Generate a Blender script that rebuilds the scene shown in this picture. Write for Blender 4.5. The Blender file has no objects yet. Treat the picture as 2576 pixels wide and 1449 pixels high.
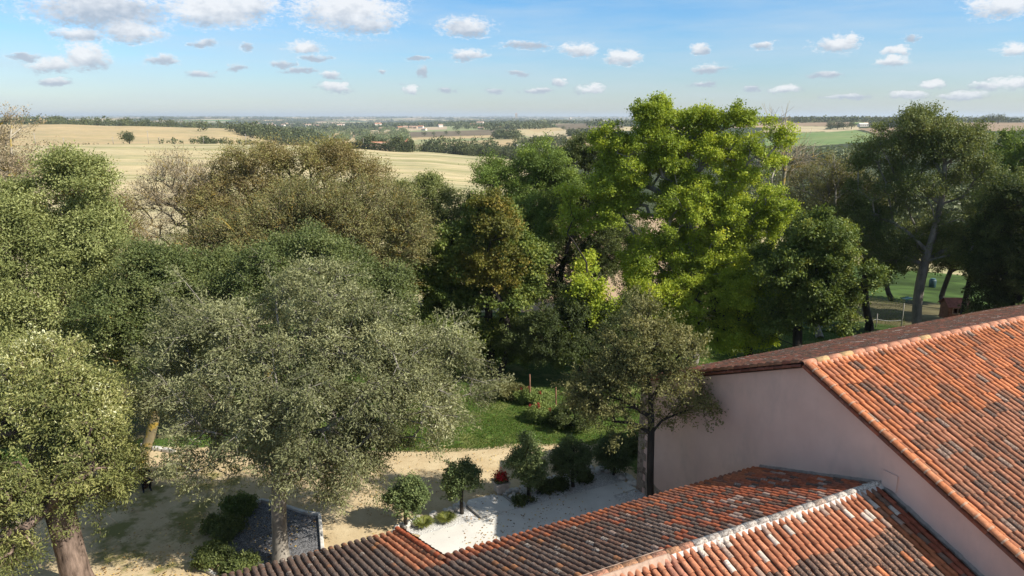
import bpy, math, random
import numpy as np
from mathutils import Vector
R = math.radians
C = bpy.context.scene.collection
S = bpy.context.scene
# ---------------------------------------------------------------- camera
CAMZ = 18.0; F = 705.0; PITCH = R(13.67)
ct, st = math.cos(PITCH), math.sin(PITCH)
cam = bpy.data.cameras.new('camera'); camo = bpy.data.objects.new('camera', cam); C.objects.link(camo)
camo.location = (0, 0, CAMZ); camo.rotation_euler = (R(90)-PITCH, 0, 0)
cam.sensor_width = 36; cam.lens = 36*F/1024; cam.clip_start = 0.5; cam.clip_end = 80000
S.camera = camo
# ---------------------------------------------------------------- light
SUNV = Vector((1.12, -0.46, 1.0)).normalized()          # towards the sun
SUN_EL = math.asin(SUNV.z); SUN_AZ = math.atan2(SUNV.x, SUNV.y)
sl = bpy.data.lights.new('sun', 'SUN'); sl.energy = 5.0; sl.angle = R(0.5); sl.color = (1, .93, .82)
so = bpy.data.objects.new('sun', sl); C.objects.link(so)
so.rotation_euler = SUNV.to_track_quat('Z', 'Y').to_euler()
S.view_settings.view_transform = 'Standard'; S.view_settings.look = 'None'
S.view_settings.gamma = 1; S.view_settings.exposure = 0.6
S.cycles.max_bounces = 6; S.cycles.diffuse_bounces = 3; S.cycles.glossy_bounces = 2
S.cycles.transmission_bounces = 3; S.cycles.volume_bounces = 0; S.cycles.use_denoising = True
S.cycles.sample_clamp_indirect = 6
# pixel helpers (1024 x 576 frame): used only to look up where things stand in the world
def ray(u, v):
    xc = (u-512)/F; yc = (288-v)/F
    return xc, ct+yc*st, -st+yc*ct
def G(u, v, z=0.0):                       # point on the plane z
    x, y, w = ray(u, v); t = (z-CAMZ)/w
    return Vector((x*t, y*t, z))
def PD(u, v, r):                          # point at horizontal distance r
    x, y, w = ray(u, v); t = r/math.hypot(x, y)
    return Vector((x*t, y*t, CAMZ+w*t))
def z4(x, y): return (x*.39752, y*.39752)             # 2576 px overview
def c1(x, y): return (x/1.917/3.9375, (400+y/1.917)/3.9375)
def c3(x, y): return ((2688+x/1.917)/3.9375, (400+y/1.917)/3.9375)
def c5(x, y): return ((1344+x/1.917)/3.9375, (1512+y/1.917)/3.9375)
def c4(x, y): return (x/1.303/3.9375, (1156+y/1.303)/3.9375)
def c7(x, y): return ((1200+x/2.147)/3.9375, (420+y/2.147)/3.9375)
def h3(x, y): return ((3300+x/3.516)/3.9375, (1020+y/3.516)/3.9375)
# ---------------------------------------------------------------- world
W = bpy.data.worlds.new('World'); S.world = W; W.use_nodes = True
def build_world():
    nt = W.node_tree; nt.nodes.clear(); N = nt.nodes.new; L = nt.links.new
    out = N('ShaderNodeOutputWorld'); bg = N('ShaderNodeBackground'); L(bg.outputs[0], out.inputs[0])
    bg.inputs[1].default_value = 0.075
    sky = N('ShaderNodeTexSky'); sky.sky_type = 'NISHITA'; sky.sun_disc = False
    sky.sun_elevation = SUN_EL; sky.sun_rotation = SUN_AZ
    sky.air_density = 1.25; sky.dust_density = 0.35; sky.ozone_density = 3.0; sky.altitude = 200
    tc = N('ShaderNodeTexCoord')
    sep = N('ShaderNodeSeparateXYZ'); L(tc.outputs['Generated'], sep.inputs[0])
    def M(op, a, b=None, c=None, clamp=False):
        n = N('ShaderNodeMath'); n.operation = op; n.use_clamp = clamp
        for i, q in enumerate((a, b, c)):
            if q is None: continue
            if isinstance(q, (int, float)): n.inputs[i].default_value = q
            else: L(q, n.inputs[i])
        return n.outputs[0]
    az = M('ARCTAN2', sep.outputs[0], sep.outputs[1]); el = M('ARCSINE', sep.outputs[2])
    cb = N('ShaderNodeCombineXYZ'); L(az, cb.inputs[0]); L(el, cb.inputs[1])
    p = cb.outputs[0]
    def noise(vec, sc, det, rough=.55, scl=(1, 1, 1)):
        m = N('ShaderNodeMapping'); m.inputs['Scale'].default_value = scl; L(vec, m.inputs[0])
        n = N('ShaderNodeTexNoise'); n.inputs['Scale'].default_value = sc; n.inputs['Detail'].default_value = det
        n.inputs['Roughness'].default_value = rough; L(m.outputs[0], n.inputs['Vector']); return n
    wn = noise(p, 26, 5, .6, (1, 1.7, 1))
    vs = N('ShaderNodeVectorMath'); vs.operation = 'MULTIPLY_ADD'; L(wn.outputs['Color'], vs.inputs[0])
    vs.inputs[1].default_value = (.05, .018, 0); vs.inputs[2].default_value = (-.025, -.009, 0)
    va = N('ShaderNodeVectorMath'); va.operation = 'ADD'; L(p, va.inputs[0]); L(vs.outputs[0], va.inputs[1])
    pw = va.outputs[0]
    blobs = [(250,20,150,52,.62),(330,78,66,24,.9),(200,88,52,15,.75),(545,22,125,40,.95),(630,6,70,34,.9),(870,22,135,56,.95),(925,62,75,22,.8),
      (215,140,48,32,.95),(135,163,52,17,.85),(405,152,38,12,.6),(765,118,46,15,.9),(1170,68,72,24,.72),(1180,135,45,15,.8),(1455,123,42,17,.9),
      (1570,145,46,17,1),(1490,225,34,13,.95),(1030,223,28,12,1),(842,220,40,13,1),(830,190,30,11,.8),(2110,110,52,20,.9),(2150,96,26,10,.95),(1755,127,26,13,.7),
      (1925,117,26,10,.8),(2255,128,22,11,1),(2240,156,38,11,.9),(2350,212,26,10,1),(2540,8,75,26,1),(2560,125,36,13,1),(2540,208,42,15,1),
      (1785,173,46,10,.6),(1985,225,36,9,.9),(500,187,36,11,.6),(790,147,40,9,.42),(752,177,50,7,.4),(515,110,34,11,.42),(625,120,24,11,.42),
      (710,160,30,11,.5),(595,172,28,9,.4),(1050,148,30,8,.3),(1062,180,16,13,.3),(1300,184,30,8,.4),(1407,205,22,11,.8),
      (145,205,26,9,.6),(60,142,32,7,.35),(1350,228,42,8,.6),(2070,190,36,9,.5),(2290,240,36,10,.8),(2420,243,50,9,.8),(2480,222,26,11,.9),
      (1240,230,34,8,.4),(1130,230,26,9,.4),(1325,115,70,13,.4),(1900,225,26,8,.5),(2130,245,50,7,.6),(960,178,16,7,.35),(1765,210,34,8,.45),(2290,95,26,8,.3)]
    mx = None; num = None; den = None; bsum = None
    for (x, y, rx, ry, b) in blobs:
        u, v = z4(x, y); d = ray(u, v); a = math.atan2(d[0], d[1]); e = math.atan2(d[2], math.hypot(d[0], d[1]))
        rx *= .39752/F*1.0; ry *= .39752/F*1.05
        s = N('ShaderNodeVectorMath'); s.operation = 'MULTIPLY_ADD'; L(pw, s.inputs[0])
        s.inputs[1].default_value = (1/rx, 1/ry, 0); s.inputs[2].default_value = (-a/rx, -e/ry, 0)
        ln = N('ShaderNodeVectorMath'); ln.operation = 'LENGTH'; L(s.outputs[0], ln.inputs[0])
        k = .78+.22*min(1, b+.1)
        m = M('SUBTRACT', k, ln.outputs['Value'])
        mp = M('MAXIMUM', m, .0001)
        sy = N('ShaderNodeSeparateXYZ'); L(s.outputs[0], sy.inputs[0])
        mx = m if mx is None else M('MAXIMUM', mx, m)
        sh = M('MULTIPLY_ADD', sy.outputs[1], .62, b-.08)
        num = M('MULTIPLY', mp, sh) if num is None else M('MULTIPLY_ADD', mp, sh, num)
        den = mp if den is None else M('ADD', den, mp)
    shade = M('DIVIDE', num, den)
    fb = noise(p, 130, 7, .74, (1, 1.7, 1))
    fn = M('MULTIPLY_ADD', fb.outputs[0], 2.0, -1.0)
    den2 = M('ADD', mx, fn)
    mr = N('ShaderNodeMapRange'); mr.interpolation_type = 'SMOOTHSTEP'; L(den2, mr.inputs[0])
    mr.inputs[1].default_value = -.2; mr.inputs[2].default_value = .52
    mr.inputs[3].default_value = 0; mr.inputs[4].default_value = .9
    # density shading: billows
    fb2 = noise(p, 48, 5, .6, (1, 1.6, 1))
    sh2 = M('MULTIPLY_ADD', fb2.outputs[0], 1.3, -.65)
    sh3 = M('ADD', shade, sh2, clamp=True)
    cr = N('ShaderNodeValToRGB'); L(sh3, cr.inputs[0])
    ce = cr.color_ramp.elements
    ce[0].position = .35; ce[0].color = (4.1, 4.7, 5.6, 1)
    ce[1].position = 1.0; ce[1].color = (8.3, 8.4, 8.6, 1)
    # cirrus veil
    ci = noise(p, 3.6, 8, .6, (1, 8, 1)); cim = N('ShaderNodeMapRange'); L(ci.outputs[0], cim.inputs[0])
    cim.inputs[1].default_value = .38; cim.inputs[2].default_value = .68; cim.inputs[3].default_value = 0; cim.inputs[4].default_value = .42
    # sky colour graded blue
    grad = N('ShaderNodeMapRange'); L(el, grad.inputs[0]); grad.inputs[1].default_value = 0.0; grad.inputs[2].default_value = 1.57
    gr = N('ShaderNodeValToRGB'); L(grad.outputs[0], gr.inputs[0])
    g = gr.color_ramp.elements; g[0].color = (.88, 1.02, 1.32, 1); g[1].position = 1; g[1].color = (1.3, 1.12, .92, 1)
    for ps, cc in ((.045, (.76, 1.03, 1.42, 1)), (.1, (.56, .98, 1.40, 1)), (.22, (.8, .95, 1.1, 1)), (.4, (1.1, 1.04, .95, 1))): q = g.new(ps); q.color = cc
    mu = N('ShaderNodeMix'); mu.data_type = 'RGBA'; mu.blend_type = 'MULTIPLY'; mu.inputs[0].default_value = 1
    L(sky.outputs[0], mu.inputs[6]); L(gr.outputs[0], mu.inputs[7])
    m1 = N('ShaderNodeMix'); m1.data_type = 'RGBA'; L(cim.outputs[0], m1.inputs[0]); L(mu.outputs[2], m1.inputs[6]); m1.inputs[7].default_value = (5.6, 6.6, 7.4, 1)
    m2 = N('ShaderNodeMix'); m2.data_type = 'RGBA'; L(mr.outputs[0], m2.inputs[0]); L(m1.outputs[2], m2.inputs[6]); L(cr.outputs[0], m2.inputs[7])
    L(m2.outputs[2], bg.inputs[0])
build_world()
# ---------------------------------------------------------------- helpers
def tag(o, label=None, cat=None, group=None, kind=None):
    if label: o['label'] = label
    if cat: o['category'] = cat
    if group: o['group'] = group
    if kind: o['kind'] = kind
    return o
def empty(name, loc, rz=0.0):
    o = bpy.data.objects.new(name, None); C.objects.link(o); o.location = loc; o.rotation_euler = (0, 0, rz)
    o.empty_display_size = .3; return o
def link(name, me, mats, parent=None, world=True):
    """link a mesh; if parent is given the vertices are in the parent's local space"""
    if not isinstance(mats, (list, tuple)): mats = [mats]
    for m in mats: me.materials.append(m)
    o = bpy.data.objects.new(name, me); C.objects.link(o)
    if parent is not None: o.parent = parent
    return o
def npmesh(name, V, Fa, smooth=False, face_attrs=None, point_attrs=None, mat_idx=None):
    """V (n,3); Fa (m,k) array with constant k"""
    V = np.asarray(V, dtype=np.float32); Fa = np.asarray(Fa, dtype=np.int32)
    me = bpy.data.meshes.new(name); m, k = Fa.shape
    me.vertices.add(len(V)); me.vertices.foreach_set('co', V.ravel())
    me.loops.add(m*k); me.loops.foreach_set('vertex_index', Fa.ravel())
    me.polygons.add(m); me.polygons.foreach_set('loop_start', np.arange(0, m*k, k, dtype=np.int32))
    me.polygons.foreach_set('use_smooth', np.full(m, smooth, dtype=bool))
    if mat_idx is not None: me.polygons.foreach_set('material_index', np.asarray(mat_idx, dtype=np.int32))
    me.update(calc_edges=True)
    for dom, d in (('FACE', face_attrs), ('POINT', point_attrs)):
        for key, arr in (d or {}).items():
            arr = np.asarray(arr, dtype=np.float32)
            if arr.ndim == 1:
                a = me.attributes.new(key, 'FLOAT', dom); a.data.foreach_set('value', arr)
            else:
                a = me.attributes.new(key, 'FLOAT_COLOR', dom)
                if arr.shape[1] == 3: arr = np.concatenate([arr, np.ones((len(arr), 1), np.float32)], 1)
                a.data.foreach_set('color', arr.ravel())
    return me
class MB:
    """collects boxes, prisms and tubes for one mesh"""
    def __init__(s): s.v = []; s.f = []
    def add(s, vs, fs):
        n = len(s.v); s.v += [tuple(q) for q in vs]; s.f += [tuple(i+n for i in f) for f in fs]; return s
    def box(s, c, d, rz=0.0, tilt=None, bev=0):
        cx, cy, cz = c; dx, dy, dz = d[0]/2, d[1]/2, d[2]/2; cr, sr = math.cos(rz), math.sin(rz); vs = []
        for z in (-dz, dz):
            for x, y in ((-dx, -dy), (dx, -dy), (dx, dy), (-dx, dy)):
                vs.append((cx+x*cr-y*sr, cy+x*sr+y*cr, cz+z))
        return s.add(vs, [(3, 2, 1, 0), (4, 5, 6, 7), (0, 1, 5, 4), (1, 2, 6, 5), (2, 3, 7, 6), (3, 0, 4, 7)])
    def prism(s, poly, z0, z1):
        n = len(poly); vs = [(p[0], p[1], z0) for p in poly]+[(p[0], p[1], z1) for p in poly]
        a = sum(poly[i][0]*poly[(i+1) % n][1]-poly[(i+1) % n][0]*poly[i][1] for i in range(n))
        bot = tuple(range(n)); top = tuple(range(n, 2*n)); fs = [bot[::-1], top]
        for i in range(n): j = (i+1) % n; fs.append((i, j, n+j, n+i))
        if a < 0: fs = [f[::-1] for f in fs]
        return s.add(vs, fs)
    def tube(s, pts, rad, n=8, cap=True):
        pts = [Vector(p) for p in pts]; rad = rad if isinstance(rad, (list, tuple)) else [rad]*len(pts)
        b = len(s.v); ring = None
        for i, p in enumerate(pts):
            t = (pts[min(i+1, len(pts)-1)]-pts[max(i-1, 0)]).normalized()
            if ring is None: ring = t.orthogonal().normalized()
            ring = (ring-t*ring.dot(t)).normalized(); bi = t.cross(ring)
            for k in range(n):
                a = 2*math.pi*k/n; s.v.append(tuple(p+ring*math.cos(a)*rad[i]+bi*math.sin(a)*rad[i]))
        for i in range(len(pts)-1):
            for k in range(n):
                j = (k+1) % n; s.f.append((b+i*n+k, b+i*n+j, b+(i+1)*n+j, b+(i+1)*n+k))
        if cap:
            s.f.append(tuple(b+k for k in range(n))[::-1]); s.f.append(tuple(b+(len(pts)-1)*n+k for k in range(n)))
        return s
    def build(s, name, m, parent=None, smooth=False):
        me = bpy.data.meshes.new(name); me.from_pydata(s.v, [], s.f); me.update()
        if smooth: me.polygons.foreach_set('use_smooth', [True]*len(me.polygons))
        return link(name, me, m, parent)
# ---------------------------------------------------------------- materials
class NM:
    def __init__(s, name, rough=.8, spec=.3):
        s.m = bpy.data.materials.new(name); s.m.use_nodes = True; s.nt = s.m.node_tree
        s.b = s.nt.nodes['Principled BSDF']; s.b.inputs['Roughness'].default_value = rough
        s.b.inputs['Specular IOR Level'].default_value = spec; s.tc = None; s.out = s.nt.nodes['Material Output']
    def N(s, t): return s.nt.nodes.new(t)
    def L(s, a, b): s.nt.links.new(a, b)
    def co(s):
        if s.tc is None: s.tc = s.N('ShaderNodeNewGeometry')
        return s.tc.outputs['Position']
    def objco(s):
        n = s.N('ShaderNodeTexCoord'); return n.outputs['Object']
    def noise(s, sc, det=4, rough=.55, scl=None, vec=None):
        n = s.N('ShaderNodeTexNoise'); n.inputs['Scale'].default_value = sc; n.inputs['Detail'].default_value = det
        n.inputs['Roughness'].default_value = rough
        v = vec if vec is not None else s.co()
        if scl is not None:
            mp = s.N('ShaderNodeMapping'); 
            if len(scl) == 4: mp.inputs['Rotation'].default_value = (0, 0, scl[3])
            mp.inputs['Scale'].default_value = scl[:3]; s.L(v, mp.inputs[0]); v = mp.outputs[0]
        s.L(v, n.inputs['Vector']); return n.outputs[0]
    def voro(s, sc, feature='F1', out='Distance', vec=None):
        n = s.N('ShaderNodeTexVoronoi'); n.feature = feature; n.inputs['Scale'].default_value = sc
        s.L(vec if vec is not None else s.co(), n.inputs['Vector']); return n.outputs[out]
    def attr(s, name, out='Fac'):
        n = s.N('ShaderNodeAttribute'); n.attribute_name = name; return n.outputs[out]
    def ramp(s, fac, stops, interp='LINEAR'):
        n = s.N('ShaderNodeValToRGB'); s.L(fac, n.inputs[0]); e = n.color_ramp.elements; n.color_ramp.interpolation = interp
        for i, (p, c) in enumerate(stops):
            q = e[i] if i < 2 else e.new(p)
            q.position = p; q.color = (*c, 1) if len(c) == 3 else c
        return n.outputs[0]
    def rng(s, fac, a, b, c=0, d=1):
        n = s.N('ShaderNodeMapRange'); s.L(fac, n.inputs[0]); n.interpolation_type = 'SMOOTHSTEP'
        for i, q in enumerate((a, b, c, d)): n.inputs[i+1].default_value = q
        return n.outputs[0]
    def math(s, op, a, b, clamp=False):
        n = s.N('ShaderNodeMath'); n.operation = op; n.use_clamp = clamp
        for i, q in enumerate((a, b)):
            if isinstance(q, (int, float)): n.inputs[i].default_value = q
            else: s.L(q, n.inputs[i])
        return n.outputs[0]
    def mix(s, fac, a, b, mode='MIX'):
        n = s.N('ShaderNodeMix'); n.data_type = 'RGBA'; n.blend_type = mode
        for i, q in ((0, fac), (6, a), (7, b)):
            if isinstance(q, (int, float)): n.inputs[i].default_value = q
            elif isinstance(q, (tuple, list)): n.inputs[i].default_value = (*q, 1)
            else: s.L(q, n.inputs[i])
        return n.outputs[2]
    def bump(s, h, strength=.3, dist=.02):
        n = s.N('ShaderNodeBump'); n.inputs['Strength'].default_value = strength; n.inputs['Distance'].default_value = dist
        s.L(h, n.inputs['Height']); s.L(n.outputs[0], s.b.inputs['Normal'])
    def col(s, c):
        if isinstance(c, (tuple, list)): s.b.inputs['Base Color'].default_value = (*c, 1)
        else: s.L(c, s.b.inputs['Base Color'])
        return s.m
def simple(name, c, rough=.7, var=.25, sc=6, spec=.3, bump=0):
    m = NM(name, rough, spec); n = m.noise(sc, 4, vec=m.objco())
    k = lambda f: tuple(min(1, q*f) for q in c)
    r = m.col(m.ramp(n, [(.3, k(1-var)), (.7, k(1+var))]))
    if bump: m.bump(n, bump, .02)
    return r
def leaf_mat(name, stops, trans=.3, rough=.5, k=2.2):
    stops = [(p, tuple(min(.9, q*k*t) for q, t in zip(c, (1.05, 1, .86)))) for p, c in stops]
    m = NM(name, rough, .25); c = m.ramp(m.attr('c'), stops)
    m.col(c); t = m.N('ShaderNodeBsdfTranslucent'); m.L(m.mix(1, c, (1.35, 1.25, .6), 'MULTIPLY'), t.inputs[0])
    mx = m.N('ShaderNodeMixShader'); mx.inputs[0].default_value = trans
    m.L(m.b.outputs[0], mx.inputs[1]); m.L(t.outputs[0], mx.inputs[2]); m.L(mx.outputs[0], m.out.inputs[0]); return m.m
def bark_mat(name, a, b, c=None, sc=3):
    m = NM(name, .9, .15); v = m.objco(); n = m.noise(sc, 6, .65, (1, 1, .25), v)
    col = m.ramp(n, [(.3, a), (.65, b)])
    if c: col = m.mix(m.rng(m.noise(1.3, 4, .6, None, v), .5, .62), col, c)
    m.col(col); m.bump(n, .6, .05); return m.m
BARK_GREY = bark_mat('bark_grey', (.11, .10, .085), (.34, .31, .265))
BARK_DARK = bark_mat('bark_dark', (.018, .016, .013), (.065, .055, .045))
BARK_PALE = bark_mat('bark_pale', (.2, .17, .12), (.42, .37, .28), (.38, .28, .07))
BARK_YEL = bark_mat('bark_lichen', (.12, .1, .06), (.27, .22, .13), (.34, .24, .05))
BARK_OLD = bark_mat('bark_furrowed', (.035, .025, .02), (.27, .2, .16), None, 5)
LM = {
 'feather': leaf_mat('leaf_feathery', [(0, (.04, .052, .02)), (.35, (.088, .106, .042)), (.7, (.165, .185, .085)), (1, (.29, .31, .19))]),
 'silver': leaf_mat('leaf_silver', [(0, (.035, .042, .024)), (.4, (.095, .105, .058)), (.75, (.20, .21, .135)), (1, (.44, .45, .36))]),
 'silveryel': leaf_mat('leaf_silver_yellow', [(0, (.035, .045, .018)), (.4, (.10, .115, .045)), (.7, (.18, .185, .08)), (1, (.38, .40, .32))]),
 'olive': leaf_mat('leaf_olive', [(0, (.035, .04, .016)), (.5, (.09, .094, .042)), (1, (.18, .17, .09))]),
 'browned': leaf_mat('leaf_browned', [(0, (.06, .048, .024)), (.4, (.115, .096, .05)), (.7, (.125, .13, .052)), (1, (.24, .2, .115))]),
 'tan': leaf_mat('leaf_tan', [(0, (.075, .064, .048)), (.5, (.15, .125, .09)), (1, (.24, .2, .15))], .15),
 'green': leaf_mat('leaf_green', [(0, (.03, .045, .015)), (.5, (.07, .10, .032)), (1, (.15, .19, .07))]),
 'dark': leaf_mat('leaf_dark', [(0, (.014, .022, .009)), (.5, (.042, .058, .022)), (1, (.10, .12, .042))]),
 'oak': leaf_mat('leaf_holm_oak', [(0, (.022, .035, .015)), (.6, (.06, .085, .036)), (1, (.15, .18, .085))], .18),
 'maple': leaf_mat('leaf_maple', [(0, (.05, .074, .013)), (.4, (.125, .168, .022)), (.75, (.21, .245, .034)), (1, (.42, .38, .06))], .38),
 'amber': leaf_mat('leaf_amber', [(0, (.035, .04, .012)), (.4, (.075, .08, .018)), (.75, (.13, .10, .026)), (1, (.2, .12, .04))]),
 'chestnut': leaf_mat('leaf_chestnut', [(0, (.020, .034, .010)), (.5, (.062, .088, .022)), (1, (.17, .18, .045))]),
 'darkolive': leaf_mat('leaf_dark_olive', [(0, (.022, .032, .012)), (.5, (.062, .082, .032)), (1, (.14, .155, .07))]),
 'locust': leaf_mat('leaf_locust', [(0, (.032, .052, .016)), (.5, (.08, .12, .03)), (1, (.19, .23, .055))]),
}
# ---------------------------------------------------------------- terrain
KR = np.array([40, 70, 100, 200, 350, 500, 650, 850, 1100, 1500, 2200, 3500, 6000, 12000, 34000.])
KU = [(-400, [0,0,-2,-4.5,-2,2,-3,3,8,0,-14,-19,-20,-8,16]),
      (60,   [0,0,-2,-4.5,-2,1.8,-3,3,8,0,-14,-19,-20,-8,16]),
      (120,  [0,0,-2,-4.5,-2,1.6,-3,2,5.5,-2,-16,-19,-20,-8,16]),
      (210,  [0,0,-2,-4.5,-2.4,.4,-4,-1,2.2,-6,-18,-22,-20,-8,14]),
      (250,  [0,0,-2,-4.6,-3,-.4,-6,-5,.5,-10,-20,-24,-20,-8,14]),
      (290,  [0,0,-2,-5,-3.6,-1.4,-9,-12,-9,-16,-22,-24,-22,-8,14]),
      (350,  [0,0,-2,-5.5,-5,-3.6,-13,-18,-20,-20,-20,-22,-20,-8,12]),
      (410,  [0,0,-2,-6,-6.4,-5.8,-14,-19,-18,-16,-15,-19,-20,-8,12]),
      (490,  [0,0,-2,-6.5,-8.8,-9.4,-17,-15,-12.5,-11,-9,-16,-20,-9,12]),
      (540,  [0,0,-2,-7,-11,-16.5,-17,-13,-10,-7,-4,-16,-20,-9,12]),
      (640,  [0,0,-2,-7.5,-14,-17,-16,-11.5,-7,-3,0,-16,-20,-9,12]),
      (760,  [0,0,-3,-9,-16,-16,-12,-8,-2,4.6,2,-16,-20,-9,12]),
      (870,  [0,0,-3,-9,-16,-14,-8.5,-5.6,0,6.6,2,-16,-18,-9,12]),
      (1500, [0,0,-3,-9,-15,-13,-8,-5,.5,6.6,2,-16,-18,-9,12])]
KA = np.array([math.atan((k[0]-512)/F/1.022) for k in KU]); KZ = np.array([k[1] for k in KU], float)
LR = np.log(KR)
def smooth_interp(x, xs):
    i = np.clip(np.searchsorted(xs, x)-1, 0, len(xs)-2); t = np.clip((x-xs[i])/(xs[i+1]-xs[i]), 0, 1)
    return i, t
def pnoise(x, y, seed=0):                       # cheap smooth value noise
    def h(ix, iy):
        n = (ix*374761393+iy*668265263+seed*1442695041) & 0x7fffffff
        n = ((n ^ (n >> 13))*1274126177) & 0x7fffffff
        return ((n ^ (n >> 16)) & 0xffff)/65535.0
    x = np.asarray(x, float); y = np.asarray(y, float)
    ix = np.floor(x).astype(np.int64); iy = np.floor(y).astype(np.int64); fx = x-ix; fy = y-iy
    fx = fx*fx*(3-2*fx); fy = fy*fy*(3-2*fy)
    a = h(ix, iy)*(1-fx)+h(ix+1, iy)*fx; b = h(ix, iy+1)*(1-fx)+h(ix+1, iy+1)*fx
    return a*(1-fy)+b*fy
def terr(x, y):
    x = np.asarray(x, float); y = np.asarray(y, float)
    r = np.maximum(np.hypot(x, y), 1); a = np.arctan2(x, y)
    a = np.clip(a, KA[0], KA[-1]); l = np.clip(np.log(r), LR[0], LR[-1])
    i, t = smooth_interp(a, KA); t = t*t*(3-2*t)
    j, s = smooth_interp(l, LR)
    def row(ii):                                 # Catmull-Rom in log r
        z0 = KZ[ii, np.maximum(j-1, 0)]; z1 = KZ[ii, j]; z2 = KZ[ii, j+1]; z3 = KZ[ii, np.minimum(j+2, len(KR)-1)]
        m1 = (z2-z0)*.35; m2 = (z3-z1)*.35
        return z1*(2*s**3-3*s*s+1)+m1*(s**3-2*s*s+s)+z2*(-2*s**3+3*s*s)+m2*(s**3-s*s)
    z = row(i)*(1-t)+row(i+1)*t
    k = np.clip((r-150)/400, 0, 1)
    z = z+k*(pnoise(x/90, y/90, 3)-.5)*1.0
    k2 = np.clip((r-2000)/3000, 0, 1)
    z = z+k2*((pnoise(x/900, y/900, 5)-.5)*26+(pnoise(x/2600, y/2600, 6)-.5)*40*np.clip(r/9000, .4, 1.0))
    return z
def inpoly(u, v, poly):
    c = np.zeros(u.shape, bool); n = len(poly)
    for i in range(n):
        x0, y0 = poly[i]; x1, y1 = poly[(i+1) % n]
        if y0 == y1: continue
        m = ((y0 > v) != (y1 > v)) & (u < (x1-x0)*(v-y0)/(y1-y0)+x0); c ^= m
    return c
def project(x, y, z):
    d = y*ct-(z-CAMZ)*st; w = y*st+(z-CAMZ)*ct
    d = np.maximum(d, .01)
    return 512+F*x/d, 288-F*w/d
RM = np.exp(np.linspace(math.log(60), math.log(28000), 900))
def hit(u, v, rmin=60):                         # terrain point seen at (u, v), arrays
    u = np.atleast_1d(np.asarray(u, float)); v = np.atleast_1d(np.asarray(v, float))
    x, y, w = ray(u, v); h = np.hypot(x, y); rm = RM[RM >= rmin]
    X = (x/h)[:, None]*rm; Y = (y/h)[:, None]*rm; Z = CAMZ+(w/h)[:, None]*rm
    below = terr(X, Y) > Z; k = np.argmax(below, 1); ok = below.any(1)
    r = rm[k]; return (x/h)*r, (y/h)*r, r, ok
STUB = (.48, .40, .235); TAN = (.46, .35, .20); PLOUGH = (.15, .115, .085); BROWN = (.30, .215, .15); GREENF = (.12, .21, .065)
PALE = (.47, .39, .26); WOODG = (.05, .062, .028); PASTURE = (.26, .29, .15)
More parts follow.
